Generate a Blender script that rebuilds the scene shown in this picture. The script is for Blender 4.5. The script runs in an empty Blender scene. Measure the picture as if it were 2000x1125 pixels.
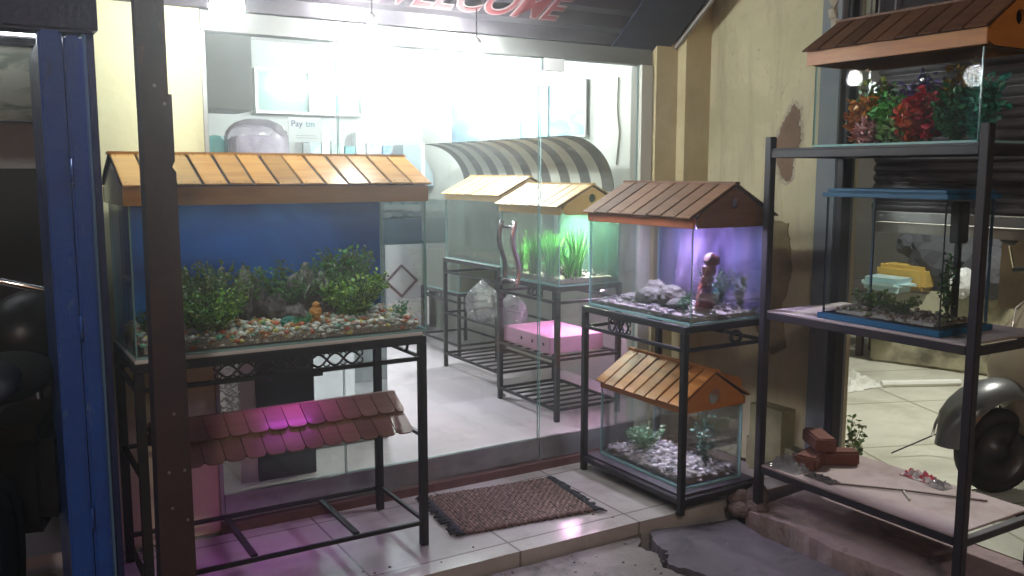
import bpy, bmesh, math, random
from math import radians, sin, cos, pi, tan, atan, sqrt, atan2
from mathutils import Vector, Matrix
random.seed(7)
SC = bpy.context.scene
COL = SC.collection

# ------------------------------------------------------------------ camera
F_PX, CXP, CYP, HOR = 1750.0, 1000.0, 562.5, 337.0
PITCH = atan((CYP - HOR) / F_PX); YAW = radians(31.25)
cam = bpy.data.cameras.new('camera'); cob = bpy.data.objects.new('camera', cam); COL.objects.link(cob)
cob.location = (0, 0, 1.45)
cob.rotation_euler = (pi / 2 - PITCH, 0, -YAW)
cam.sensor_width = 36; cam.lens = 36 * F_PX / 2000
cam.clip_start = .05; cam.clip_end = 200
SC.camera = cob

# ------------------------------------------------------------------ world (night sky)
w = bpy.data.worlds.new('World'); SC.world = w; w.use_nodes = True
wn = w.node_tree; bgn = wn.nodes['Background']
sky = wn.nodes.new('ShaderNodeTexSky'); sky.sky_type = 'NISHITA'; sky.sun_disc = False
sky.sun_elevation = radians(0.5); sky.sun_rotation = radians(200)
wn.links.new(sky.outputs[0], bgn.inputs[0]); bgn.inputs[1].default_value = 0.1
# ------------------------------------------------------------------ render settings
SC.view_settings.view_transform = 'Standard'; SC.view_settings.look = 'None'
SC.view_settings.exposure = 0.0; SC.view_settings.gamma = 1.0
cy = SC.cycles
cy.max_bounces = 7; cy.diffuse_bounces = 3; cy.glossy_bounces = 3; cy.transmission_bounces = 4
cy.transparent_max_bounces = 24; cy.volume_bounces = 0
cy.sample_clamp_indirect = 4; cy.sample_clamp_direct = 0; cy.use_denoising = True
cy.caustics_reflective = False; cy.caustics_refractive = False

# ------------------------------------------------------------------ materials
MATS = {}
def mat(name, col=(.5, .5, .5), rough=.6, metal=0, spec=.5, noise=None, bump=0, bscale=40, var=None, emit=None, es=0, coat=0):
    """procedural principled material; var=(colour2, scale, lo, hi) mixes a second real colour by noise"""
    if name in MATS: return MATS[name]
    m = bpy.data.materials.new(name); m.use_nodes = True; MATS[name] = m
    nt = m.node_tree; b = nt.nodes['Principled BSDF']
    b.inputs['Base Color'].default_value = (*col, 1); b.inputs['Roughness'].default_value = rough
    b.inputs['Metallic'].default_value = metal; b.inputs['Specular IOR Level'].default_value = spec
    b.inputs['Coat Weight'].default_value = coat; b.inputs['Coat Roughness'].default_value = .15
    tc = nt.nodes.new('ShaderNodeTexCoord')
    if var:
        c2, sc, lo, hi = var
        n = nt.nodes.new('ShaderNodeTexNoise'); n.inputs['Scale'].default_value = sc; n.inputs['Detail'].default_value = 8
        n.inputs['Roughness'].default_value = .65
        r = nt.nodes.new('ShaderNodeValToRGB'); r.color_ramp.elements[0].position = lo; r.color_ramp.elements[1].position = hi
        r.color_ramp.elements[0].color = (*col, 1); r.color_ramp.elements[1].color = (*c2, 1)
        nt.links.new(tc.outputs['Object'], n.inputs[0]); nt.links.new(n.outputs['Fac'], r.inputs[0])
        nt.links.new(r.outputs[0], b.inputs['Base Color'])
        mr = nt.nodes.new('ShaderNodeMapRange'); mr.inputs[3].default_value = max(.03, rough - .12); mr.inputs[4].default_value = min(1, rough + .15)
        nt.links.new(n.outputs['Fac'], mr.inputs[0]); nt.links.new(mr.outputs[0], b.inputs['Roughness'])
    if bump:
        n2 = nt.nodes.new('ShaderNodeTexNoise'); n2.inputs['Scale'].default_value = bscale; n2.inputs['Detail'].default_value = 6
        bp = nt.nodes.new('ShaderNodeBump'); bp.inputs['Strength'].default_value = bump; bp.inputs['Distance'].default_value = .01
        nt.links.new(tc.outputs['Object'], n2.inputs[0]); nt.links.new(n2.outputs['Fac'], bp.inputs['Height'])
        nt.links.new(bp.outputs[0], b.inputs['Normal'])
    if emit:
        b.inputs['Emission Color'].default_value = (*emit, 1); b.inputs['Emission Strength'].default_value = es
    return m

def island_mat(name, cols, rough=.5, spec=.5, bump=0):
    """one of several real colours per loose piece (pebbles, leaves, planks)"""
    if name in MATS: return MATS[name]
    m = mat(name, cols[0], rough, spec=spec, bump=bump)
    nt = m.node_tree; b = nt.nodes['Principled BSDF']
    g = nt.nodes.new('ShaderNodeNewGeometry'); r = nt.nodes.new('ShaderNodeValToRGB')
    r.color_ramp.interpolation = 'CONSTANT'
    els = r.color_ramp.elements
    while len(els) < len(cols): els.new(.5)
    for i, c in enumerate(cols):
        els[i].position = i / len(cols); els[i].color = (*c, 1)
    nt.links.new(g.outputs['Random Per Island'], r.inputs[0]); nt.links.new(r.outputs[0], b.inputs['Base Color'])
    return m

def wood_mat(name, c1, c2, rough=.35, coat=.3, scale=6, axis=0):
    if name in MATS: return MATS[name]
    m = mat(name, c1, rough, coat=coat); nt = m.node_tree; b = nt.nodes['Principled BSDF']
    tc = nt.nodes.new('ShaderNodeTexCoord'); mp = nt.nodes.new('ShaderNodeMapping')
    s = [scale * 6] * 3; s[axis] = scale; mp.inputs['Scale'].default_value = s
    n = nt.nodes.new('ShaderNodeTexNoise'); n.inputs['Scale'].default_value = 1; n.inputs['Detail'].default_value = 6
    g = nt.nodes.new('ShaderNodeNewGeometry')
    r = nt.nodes.new('ShaderNodeValToRGB'); r.color_ramp.elements[0].position = .3; r.color_ramp.elements[1].position = .75
    r.color_ramp.elements[0].color = (*c1, 1); r.color_ramp.elements[1].color = (*c2, 1)
    hs = nt.nodes.new('ShaderNodeHueSaturation'); mr = nt.nodes.new('ShaderNodeMapRange')
    mr.inputs[3].default_value = .62; mr.inputs[4].default_value = 1.18
    nt.links.new(tc.outputs['Object'], mp.inputs[0]); nt.links.new(mp.outputs[0], n.inputs[0]); nt.links.new(n.outputs['Fac'], r.inputs[0])
    nt.links.new(g.outputs['Random Per Island'], mr.inputs[0]); nt.links.new(mr.outputs[0], hs.inputs['Value'])
    nt.links.new(r.outputs[0], hs.inputs['Color']); nt.links.new(hs.outputs[0], b.inputs['Base Color'])
    bp = nt.nodes.new('ShaderNodeBump'); bp.inputs['Strength'].default_value = .15; bp.inputs['Distance'].default_value = .003
    nt.links.new(n.outputs['Fac'], bp.inputs['Height']); nt.links.new(bp.outputs[0], b.inputs['Normal'])
    return m

def glass_mat(name, tint=(.93, .97, .95), refl=.9, rough=.02, dirt=.03, dirtcol=(.6, .65, .65)):
    """thin pane: clear, fresnel mirror, a little dust"""
    if name in MATS: return MATS[name]
    m = bpy.data.materials.new(name); m.use_nodes = True; MATS[name] = m; nt = m.node_tree; nt.nodes.clear()
    out = nt.nodes.new('ShaderNodeOutputMaterial'); tr = nt.nodes.new('ShaderNodeBsdfTransparent'); gl = nt.nodes.new('ShaderNodeBsdfGlossy')
    df = nt.nodes.new('ShaderNodeBsdfDiffuse'); df.inputs[0].default_value = (*dirtcol, 1)
    tr.inputs[0].default_value = (*tint, 1); gl.inputs['Roughness'].default_value = rough
    fr = nt.nodes.new('ShaderNodeFresnel'); fr.inputs[0].default_value = 1.45
    mu = nt.nodes.new('ShaderNodeMath'); mu.operation = 'MULTIPLY'; mu.inputs[1].default_value = refl
    mx = nt.nodes.new('ShaderNodeMixShader'); nt.links.new(fr.outputs[0], mu.inputs[0]); nt.links.new(mu.outputs[0], mx.inputs[0])
    tc = nt.nodes.new('ShaderNodeTexCoord'); n = nt.nodes.new('ShaderNodeTexNoise'); n.inputs['Scale'].default_value = 5; n.inputs['Detail'].default_value = 9
    mr = nt.nodes.new('ShaderNodeMapRange'); mr.inputs[1].default_value = .35; mr.inputs[2].default_value = .75
    mr.inputs[3].default_value = dirt * .3; mr.inputs[4].default_value = dirt * 2
    nt.links.new(tc.outputs['Object'], n.inputs[0]); nt.links.new(n.outputs['Fac'], mr.inputs[0])
    m2 = nt.nodes.new('ShaderNodeMixShader'); nt.links.new(mr.outputs[0], m2.inputs[0])
    nt.links.new(tr.outputs[0], m2.inputs[1]); nt.links.new(df.outputs[0], m2.inputs[2])
    nt.links.new(m2.outputs[0], mx.inputs[1]); nt.links.new(gl.outputs[0], mx.inputs[2]); nt.links.new(mx.outputs[0], out.inputs[0])
    return m

def emis(name, col, s):
    if name in MATS: return MATS[name]
    m = bpy.data.materials.new(name); m.use_nodes = True; MATS[name] = m; nt = m.node_tree
    b = nt.nodes['Principled BSDF']; b.inputs['Base Color'].default_value = (.8, .8, .8, 1)
    b.inputs['Emission Color'].default_value = (*col, 1); b.inputs['Emission Strength'].default_value = s
    return m

def tile_mat(name, c1, c2, grout, size, rough=.2, rot=0, gw=.012):
    if name in MATS: return MATS[name]
    m = mat(name, c1, rough, var=(c2, 2.5, .35, .7)); nt = m.node_tree; b = nt.nodes['Principled BSDF']
    tc = nt.nodes.new('ShaderNodeTexCoord'); mp = nt.nodes.new('ShaderNodeMapping')
    mp.inputs['Scale'].default_value = (1 / size, 1 / size, 1); mp.inputs['Rotation'].default_value = (0, 0, rot)
    br = nt.nodes.new('ShaderNodeTexBrick'); br.offset = 0; br.inputs['Scale'].default_value = 1
    br.inputs['Brick Width'].default_value = 1; br.inputs['Row Height'].default_value = 1
    br.inputs['Mortar Size'].default_value = gw; br.inputs['Mortar Smooth'].default_value = .2
    br.inputs['Color2'].default_value = (1, 1, 1, 1); br.inputs['Color1'].default_value = (.86, .86, .86, 1); br.inputs['Mortar'].default_value = (*grout, 1)
    mx = nt.nodes.new('ShaderNodeMix'); mx.data_type = 'RGBA'; mx.blend_type = 'MULTIPLY'; mx.inputs[0].default_value = 1
    src = b.inputs['Base Color'].links[0].from_socket
    nt.links.new(tc.outputs['Object'], mp.inputs[0]); nt.links.new(mp.outputs[0], br.inputs[0])
    nt.links.new(src, mx.inputs[6]); nt.links.new(br.outputs[0], mx.inputs[7]); nt.links.new(mx.outputs[2], b.inputs['Base Color'])
    bp = nt.nodes.new('ShaderNodeBump'); bp.invert = True; bp.inputs['Strength'].default_value = .5; bp.inputs['Distance'].default_value = .003
    nt.links.new(br.outputs['Fac'], bp.inputs['Height']); nt.links.new(bp.outputs[0], b.inputs['Normal'])
    return m

M_CREAM = mat('cream_plaster', (.62, .60, .36), .75, var=((.55, .52, .30), 3, .3, .75), bump=.15, bscale=30)
M_INWALL = mat('shop_wall_paint', (.50, .51, .47), .6, var=((.42, .44, .40), 2, .3, .7), bump=.05)
M_STEEL = mat('brushed_steel', (.42, .42, .43), .35, .8, var=((.30, .30, .32), 5, .3, .7))
M_ALU = mat('grey_aluminium', (.38, .38, .36), .45, .5, var=((.30, .30, .28), 4, .3, .7))
M_BLACKM = mat('black_metal', (.018, .017, .022), .42, .3, bump=.1, bscale=60, var=((.035, .028, .028), 9, .45, .8))
M_RACKM = mat('dark_painted_metal', (.022, .018, .026), .5, .2, var=((.05, .03, .025), 8, .5, .85), bump=.1)
M_POLE = mat('brown_painted_steel', (.032, .018, .022), .5, .1, var=((.07, .035, .035), 7, .4, .8), bump=.25, bscale=25)
M_BLUE = mat('blue_enamel', (.018, .09, .42), .30, 0, var=((.012, .05, .27), 6, .35, .8), bump=.5, bscale=22)
M_BLUED = mat('dark_blue_enamel', (.012, .02, .09), .4, 0, bump=.4, bscale=30)
M_DARK = mat('near_black', (.012, .012, .015), .6)
M_EDGE = mat('glass_edge', (.26, .46, .46), .15, 0, spec=.8)
M_GLASS = glass_mat('tank_glass', (.99, .997, .993), .6, .02, .003)
M_GLASSD = glass_mat('dusty_tank_glass', (.97, .98, .98), .05, .02, .012, (.5, .52, .55))
M_GLASSG = glass_mat('greenish_tank_glass', (.93, .975, .955), .8, .05, .05, (.55, .68, .62))
M_DOORG = glass_mat('door_glass', (.985, .995, .99), .9, .01, .006, (.75, .8, .8))
M_FOAM = mat('white_foam', (.75, .75, .75), .8, bump=.2, bscale=90)
M_WOODY = wood_mat('varnished_yellow_pine', (.46, .245, .065), (.33, .155, .04), .25, .6)
M_WOODP = wood_mat('pale_pine', (.62, .42, .16), (.52, .33, .11), .5, .1)
M_WOODO = wood_mat('orange_stained_pine', (.50, .19, .03), (.36, .11, .018), .5, .1)
M_WOODB = wood_mat('brown_stained_pine', (.19, .09, .045), (.12, .05, .025), .6, 0)
M_WOODR = wood_mat('reddish_fascia_wood', (.42, .13, .06), (.34, .10, .045), .55, .05)
M_SHING = wood_mat('rosy_brown_shingle', (.30, .18, .13), (.21, .115, .085), .45, .2)
M_GAP = mat('dark_gap_wood', (.03, .018, .012), .9)
M_CHROME = mat('chrome', (.8, .8, .82), .12, 1)
M_RUBBER = mat('black_rubber', (.015, .015, .015), .75, bump=.2)
M_WHITEP = mat('white_plastic', (.75, .75, .75), .4)

# ------------------------------------------------------------------ mesh helpers
class MB:
    def __init__(s): s.v = []; s.f = []; s.mi = []
    def add(s, vs, fs, m=0, M=None):
        o = len(s.v); s.v += [tuple(M @ Vector(v)) if M else tuple(v) for v in vs]
        for k, f in enumerate(fs): s.f.append([i + o for i in f]); s.mi.append(m[k] if isinstance(m, (list, tuple)) else m)
        return s
    def box(s, x0, x1, y0, y1, z0, z1, m=0, M=None):
        v = [(x0, y0, z0), (x1, y0, z0), (x1, y1, z0), (x0, y1, z0), (x0, y0, z1), (x1, y0, z1), (x1, y1, z1), (x0, y1, z1)]
        return s.add(v, [(0, 3, 2, 1), (4, 5, 6, 7), (0, 1, 5, 4), (1, 2, 6, 5), (2, 3, 7, 6), (3, 0, 4, 7)], m, M)
    def bbox(s, x0, x1, y0, y1, z0, z1, r=.003, m=0, M=None):
        """box with small bevelled edges"""
        bm = bmesh.new(); bmesh.ops.create_cube(bm, size=1)
        for v in bm.verts: v.co = Vector(((x0 + x1) / 2 + v.co.x * (x1 - x0), (y0 + y1) / 2 + v.co.y * (y1 - y0), (z0 + z1) / 2 + v.co.z * (z1 - z0)))
        bmesh.ops.bevel(bm, geom=bm.edges[:], offset=r, segments=2, affect='EDGES')
        bm.verts.index_update()
        s.add([v.co[:] for v in bm.verts], [[v.index for v in f.verts] for f in bm.faces], m, M); bm.free(); return s
    def pane(s, x0, x1, y0, y1, z0, z1):
        """glass slab: material 0 on the two large faces, 1 on the edges"""
        d = [x1 - x0, y1 - y0, z1 - z0]; k = d.index(min(d))
        m = [1] * 6
        for f in {0: (3, 5), 1: (2, 4), 2: (0, 1)}[k]: m[f] = 0
        return s.box(x0, x1, y0, y1, z0, z1, m)
    def tube(s, pts, r, n=8, m=0, cap=True):
        pts = [Vector(p) for p in pts]; rs = r if isinstance(r, (list, tuple)) else [r] * len(pts)
        o = len(s.v); prev = None
        for i, p in enumerate(pts):
            t = (pts[min(i + 1, len(pts) - 1)] - pts[max(i - 1, 0)]).normalized()
            if prev is None: a = t.orthogonal().normalized()
            else: a = (prev - t * prev.dot(t)); a = a.normalized() if a.length > 1e-6 else t.orthogonal().normalized()
            prev = a; b = t.cross(a)
            for k in range(n):
                an = 2 * pi * k / n; s.v.append(tuple(p + (a * cos(an) + b * sin(an)) * rs[i]))
        for i in range(len(pts) - 1):
            for k in range(n):
                s.f.append([o + i * n + k, o + i * n + (k + 1) % n, o + (i + 1) * n + (k + 1) % n, o + (i + 1) * n + k]); s.mi.append(m)
        if cap:
            s.f.append([o + k for k in range(n)][::-1]); s.mi.append(m)
            s.f.append([o + (len(pts) - 1) * n + k for k in range(n)]); s.mi.append(m)
        return s
    def lathe(s, prof, n=24, m=0, M=None):
        vs = []; fs = []
        for (r, z) in prof:
            for k in range(n): vs.append((r * cos(2 * pi * k / n), r * sin(2 * pi * k / n), z))
        for i in range(len(prof) - 1):
            for k in range(n): fs.append((i * n + k, i * n + (k + 1) % n, (i + 1) * n + (k + 1) % n, (i + 1) * n + k))
        return s.add(vs, fs, m, M)
    def prism(s, poly, y0, y1, m=0, M=None):
        """polygon in xz, extruded along y"""
        n = len(poly); v = [(x, y0, z) for x, z in poly] + [(x, y1, z) for x, z in poly]
        f = [list(range(n)), list(range(2 * n - 1, n - 1, -1))] + [(i, i + n, (i + 1) % n + n, (i + 1) % n) for i in range(n)]
        return s.add(v, f, m, M)
    def slab(s, poly, z0, z1, m=0):
        """polygon in xy, extruded along z"""
        n = len(poly); v = [(x, y, z0) for x, y in poly] + [(x, y, z1) for x, y in poly]
        f = [list(range(n - 1, -1, -1)), list(range(n, 2 * n))] + [(i, (i + 1) % n, (i + 1) % n + n, i + n) for i in range(n)]
        return s.add(v, f, m)
    def blob(s, c, r, sub=1, jit=.2, m=0, sc=(1, 1, 1), rz=0):
        bm = bmesh.new(); bmesh.ops.create_icosphere(bm, subdivisions=sub, radius=1)
        a = random.random() * 6 if rz is None else rz
        for v in bm.verts:
            q = v.co * (1 + random.uniform(-jit, jit)); x, y, z = q.x * r * sc[0], q.y * r * sc[1], q.z * r * sc[2]
            v.co = Vector((c[0] + x * cos(a) - y * sin(a), c[1] + x * sin(a) + y * cos(a), c[2] + z))
        s.add([v.co[:] for v in bm.verts], [[v.index for v in f.verts] for f in bm.faces], m); bm.free(); return s
    def build(s, name, mats, parent=None, smooth=False, fix=False):
        me = bpy.data.meshes.new(name); me.from_pydata(s.v, [], s.f)
        for mm in (mats if isinstance(mats, (list, tuple)) else [mats]): me.materials.append(mm)
        me.polygons.foreach_set('material_index', s.mi)
        if smooth: me.polygons.foreach_set('use_smooth', [True] * len(me.polygons))
        me.update()
        if fix:
            bm = bmesh.new(); bm.from_mesh(me); bmesh.ops.recalc_face_normals(bm, faces=bm.faces[:]); bm.to_mesh(me); bm.free()
        o = bpy.data.objects.new(name, me); COL.objects.link(o)
        if parent: o.parent = parent
        return o

def thing(name, label, cat, loc=(0, 0, 0), rz=0, group=None):
    o = bpy.data.objects.new(name, None); COL.objects.link(o); o.empty_display_size = .1
    o.location = loc; o.rotation_euler = (0, 0, rz); o['label'] = label; o['category'] = cat
    if group: o['group'] = group
    return o
def tag(o, label, cat, group=None, kind=None):
    o['label'] = label; o['category'] = cat
    if group: o['group'] = group
    if kind: o['kind'] = kind
    return o
def struct(o): o['kind'] = 'structure'; return o
R90 = radians(-90)      # local x (length) along world -Y, local -y (front) towards world -X

# ------------------------------------------------------------------ SETTING: ground
def jag(p, q, n, a):
    out = []
    for i in range(n):
        t = i / n; out.append((p[0] + (q[0] - p[0]) * t + random.uniform(-a, a), p[1] + (q[1] - p[1]) * t + random.uniform(-a, a)))
    return out
M_CONC = mat('worn_concrete', (.14, .11, .11), .8, var=((.25, .21, .21), 3.5, .35, .7), bump=.6, bscale=14)
M_CONC2 = mat('purplish_concrete', (.09, .075, .10), .8, var=((.16, .13, .16), 4, .35, .7), bump=.6, bscale=18)
M_DIRT = mat('dark_soil', (.03, .022, .022), .95, bump=1, bscale=20)
M_TILE = tile_mat('porch_tile', (.50, .46, .45), (.40, .35, .35), (.45, .42, .42), .58, .16, 0, .009)
M_ALLEY = tile_mat('alley_paving', (.58, .57, .48), (.42, .41, .34), (.5, .48, .42), .85, .6, radians(22), .012)
M_SHOPF = tile_mat('shop_floor_tile', (.72, .66, .71), (.66, .59, .65), (.93, .93, .93), .6, .12, 0, .004)
struct(MB().add([(-60, -60, -.35), (60, -60, -.35), (60, 60, -.35), (-60, 60, -.35)], [(0, 1, 2, 3)]).build('ground', M_DIRT))
porch = [(-.9, 2.845)] + jag((-.9, 2.845), (2.72, 2.79), 26, .004)[1:] + [(2.72, 2.79), (3.28, 2.79), (3.28, 3.56), (-.9, 3.56)]
struct(MB().slab(porch, -.3, 0).build('porch_floor', M_TILE))
# crack line between the two road slabs
ck = [(2.34, 2.80), (2.235, 2.70), (2.26, 2.60), (2.20, 2.50), (2.22, 2.38), (2.15, 2.22), (2.17, 2.0), (2.08, 1.6), (2.05, .9), (2.0, -3)]
def fine(pts, a, n=6):
    out = []
    for p, q in zip(pts[:-1], pts[1:]): out += jag(p, q, n, a)
    return out + [pts[-1]]
left = fine(ck, .007)
right = fine([(x + .05 + .03 * sin(i * 1.7), y) for i, (x, y) in enumerate(ck)], .008)
struct(MB().slab(left + [(-6, -3), (-6, 2.82)] + jag((-.9, 2.83), (2.3, 2.78), 20, .004), -.3, -.055).build('road', M_CONC))
struct(MB().slab([(2.45, 2.775), (2.78, 2.70), (2.74, 2.5), (2.76, -3)] + right[::-1], -.3, -.05).build('road_slab', M_CONC2))
slabp = fine([(2.80, 2.66), (2.84, 2.45), (2.80, 2.2), (2.83, 1.9), (2.81, 1.3), (2.80, -1)], .005)
struct(MB().slab(slabp + [(3.31, -1), (3.31, 2.72)], -.3, -.004).build('kerb_slab', mat('mauve_worn_concrete', (.25, .17, .19), .8, var=((.38, .28, .28), 5, .35, .65), bump=.8, bscale=16)))
struct(MB().slab([(3.31, -4), (30, -4), (30, 30), (3.98, 30), (3.98, 3.9), (3.62, 3.3), (3.31, 2.95)], -.3, 0).build('alley_ground', M_ALLEY))
struct(MB().slab([(-6, 2.85), (-.9, 2.85), (-.9, 7.6), (-6, 7.6)], -.3, -.01).build('neighbour_floor', M_DIRT))
struct(MB().box(-.2, 3.98, 3.62, 7.6, -.3, .04).build('shop_floor', M_SHOPF))
struct(MB().box(.80, 3.0, 3.56, 3.62, -.3, .038).build('step', mat('dark_red_granite', (.08, .035, .035), .35, var=((.13, .06, .055), 30, .3, .7))))

# ------------------------------------------------------------------ SETTING: walls of the shop
def wall(name, m, label, boxes, cat='wall', **k):
    b = MB()
    for q in boxes: b.box(*q)
    o = b.build(name, m); tag(o, label, cat, **k); return o
M_RWALL = mat('aged_beige_plaster', (.64, .56, .36), .85, var=((.46, .42, .28), 1.6, .3, .72), bump=.35, bscale=12)
def stain(m, col, sc, lo, hi, amt):
    nt = m.node_tree; bb = nt.nodes['Principled BSDF']; src = bb.inputs['Base Color'].links[0].from_socket
    tc = nt.nodes.new('ShaderNodeTexCoord'); mp = nt.nodes.new('ShaderNodeMapping'); mp.inputs['Scale'].default_value = sc
    n = nt.nodes.new('ShaderNodeTexNoise'); n.inputs['Scale'].default_value = 1; n.inputs['Detail'].default_value = 9; n.inputs['Roughness'].default_value = .7; n.inputs['Distortion'].default_value = .4
    mr = nt.nodes.new('ShaderNodeMapRange'); mr.inputs[1].default_value = lo; mr.inputs[2].default_value = hi; mr.inputs[4].default_value = amt
    mx = nt.nodes.new('ShaderNodeMix'); mx.data_type = 'RGBA'; mx.inputs[7].default_value = (*col, 1)
    nt.links.new(tc.outputs['Object'], mp.inputs[0]); nt.links.new(mp.outputs[0], n.inputs[0]); nt.links.new(n.outputs['Fac'], mr.inputs[0])
    nt.links.new(mr.outputs[0], mx.inputs[0]); nt.links.new(src, mx.inputs[6]); nt.links.new(mx.outputs[2], bb.inputs['Base Color'])
stain(M_RWALL, (.20, .16, .09), (9, 9, 1.1), .50, .78, .75)
stain(M_RWALL, (.14, .10, .06), (30, 30, 22), .62, .72, .7)
stain(M_RWALL, (.40, .38, .22), (2.2, 2.2, 2.2), .48, .62, .5)
stain(M_CREAM, (.40, .36, .2), (7, 7, .8), .56, .8, .6)
stain(M_TILE, (.20, .16, .15), (3, 3, 3), .48, .75, .6)
stain(M_TILE, (.25, .21, .20), (18, 18, 18), .60, .75, .5)
stain(M_ALLEY, (.24, .22, .16), (2, 2, 2), .45, .7, .6)
stain(M_CONC, (.05, .04, .04), (5, 5, 5), .52, .66, .7)
stain(M_CONC2, (.035, .03, .035), (6, 6, 6), .52, .66, .7)
M_YWALL = mat('yellowed_plaster', (.58, .50, .30), .8, var=((.44, .36, .18), 4, .35, .7), bump=.35, bscale=14)
stain(M_RWALL, (.45, .36, .2), (5, 5, 3), .55, .7, .5)
M_PEEL = mat('bare_mortar', (.17, .105, .07), .95, var=((.24, .15, .10), 14, .3, .7), bump=1, bscale=30)
wall('front_wall', M_CREAM, 'cream painted wall left of the glass shopfront, behind the brown pole', [(.39, .80, 3.60, 3.74, 0, 2.9)])
wall('shop_left_wall', M_INWALL, 'pale inner wall on the left side of the shop', [(.45, .55, 3.74, 7.5, .04, 2.62)])
wall('shop_back_wall', mat('back_wall_paint', (.34, .35, .34), .6, var=((.26, .28, .27), 2, .3, .7)), 'white back wall of the shop, washed out by lamps', [(.55, 3.9, 7.5, 7.6, .04, 2.62)])
wall('shop_right_wall', M_INWALL, 'pale inner wall behind the row of tanks inside the shop', [(3.60, 3.72, 3.74, 7.5, .04, 2.62)])
struct(wall('ceiling', mat('ceiling_paint', (.7, .7, .68), .8), 'ceiling', [(.55, 3.6, 3.74, 7.5, 2.52, 2.58)]))
del bpy.data.objects['ceiling']['category'], bpy.data.objects['ceiling']['label']
# side wall with pilaster, jagged peeled patch
rw = thing('side_wall', 'beige plaster side wall with peeled patch behind the black rack', 'wall', (0, 0, 0))
MB().box(3.32, 3.60, 2.79, 3.74, 0, 2.9).build('wall_face', M_RWALL, rw)
MB().box(3.01, 3.15, 3.56, 3.74, 0, 2.9).box(3.151, 3.32, 3.50, 3.74, 0, 2.9).build('pilaster', M_YWALL, rw)
MB().box(3.225, 3.318, 2.86, 3.06, 0, .33).box(3.25, 3.318, 2.795, 3.10, 0, .15).build('wall_base', mat('mossy_plaster', (.26, .25, .13), .9, var=((.16, .14, .08), 7, .3, .7), bump=.5), rw)
def patch(name, pts, parent, m=M_PEEL, x=3.316, t=.006):
    n = len(pts); b = MB(); v = [(x, y, z) for y, z in pts] + [(x + t, y, z) for y, z in pts]
    b.add(v, [list(range(n)), list(range(2 * n - 1, n - 1, -1))] + [(i, (i + 1) % n, (i + 1) % n + n, i + n) for i in range(n)])
    return b.build(name, m, parent, fix=True)
def ragged(pts, a=.0065, n=9):
    pts = pts + [pts[0]]; out = []
    for p, q in zip(pts[:-1], pts[1:]): out += jag(p, q, n, a)
    return out
patch('peeled_patch', ragged([(2.945, 1.765), (2.99, 1.70), (3.045, 1.60), (3.04, 1.50), (3.0, 1.43), (2.965, 1.40), (2.935, 1.44), (2.93, 1.52), (2.89, 1.60), (2.905, 1.67), (2.91, 1.74)]), rw)
patch('plaster_rim', ragged([(2.955, 1.785), (3.0, 1.71), (3.06, 1.605), (3.052, 1.49), (3.01, 1.415), (2.965, 1.385), (2.925, 1.43), (2.92, 1.52), (2.878, 1.60), (2.893, 1.68), (2.90, 1.755)], .008), rw, mat('chalky_rim', (.50, .44, .34), .95, var=((.36, .30, .22), 30, .4, .6), bump=.6), 3.318, .004)
patch('stained_patch', ragged([(3.13, 1.24), (2.95, 1.21), (2.91, 1.0), (2.97, .8), (2.93, .62), (3.02, .56), (3.14, .7), (3.12, .9)]), rw, mat('brown_stain_plaster', (.30, .23, .12), .9, var=((.17, .13, .07), 9, .3, .7), bump=.6))
MB().box(3.30, 3.34, 3.40, 3.46, 1.0, 1.9).build
# interior floor skirting
wall('skirting', mat('black_skirting', (.02, .02, .025), .3), 'black skirting strip along the foot of the shop back wall', [(.56, 3.58, 7.485, 7.499, .04, .14)], 'skirting')

# ------------------------------------------------------------------ shopfront glazing
sf = thing('glass_shopfront', 'frameless glass shopfront with swing door between cream wall and pilaster', 'shopfront', (0, 0, 0))
MB().box(.80, 3.0, 3.585, 3.66, 1.985, 2.06).build('head_rail', mat('dull_grey_rail', (.16, .16, .15), .5, .3), sf)
MB().box(2.93, 3.0, 3.575, 3.66, .04, 1.983).build('side_frame', mat('pale_frame_paint', (.50, .50, .42), .5), sf)
MB().box(.80, .815, 3.59, 3.65, .04, 1.983).build('side_frame', M_ALU, sf)
MB().pane(.818, 1.338, 3.60, 3.61, .06, 1.98).build('fixed_pane', [M_DOORG, M_EDGE], sf)
MB().pane(2.345, 2.928, 3.60, 3.61, .06, 1.98).build('fixed_pane', [M_DOORG, M_EDGE], sf)
MB().box(.818, 1.338, 3.59, 3.62, .042, .15).build('bottom_rail', M_STEEL, sf)
MB().box(2.345, 2.928, 3.59, 3.62, .042, .15).build('bottom_rail', M_STEEL, sf)
d = MB().pane(1.345, 2.335, 3.602, 3.612, .15, 1.98).build('door', [M_DOORG, M_EDGE], sf)
MB().box(1.345, 2.335, 3.592, 3.622, .046, .149).build('door_rail', M_STEEL, d)
MB().box(2.36, 2.47, 3.588, 3.624, 1.925, 1.982).build('patch_fitting', M_WHITEP, sf)
def handle(x, y):
    pts = [(x + .018 * sin(2 * pi * t) , y, .915 + .31 * t) for t in [i / 14 for i in range(15)]]
    b = MB().tube(pts, .0125, 12)
    for z in (.945, 1.195): b.tube([(x + .003, y, z), (x + .003, 3.607, z)], .008, 8)
    return b
handle(2.17, 3.545).build('handle', mat('rosy_chrome', (.75, .62, .68), .2, .9), d, smooth=True)
handle(2.17, 3.665).build('handle', mat('dark_chrome', (.35, .33, .38), .25, .9), d, smooth=True)

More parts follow.
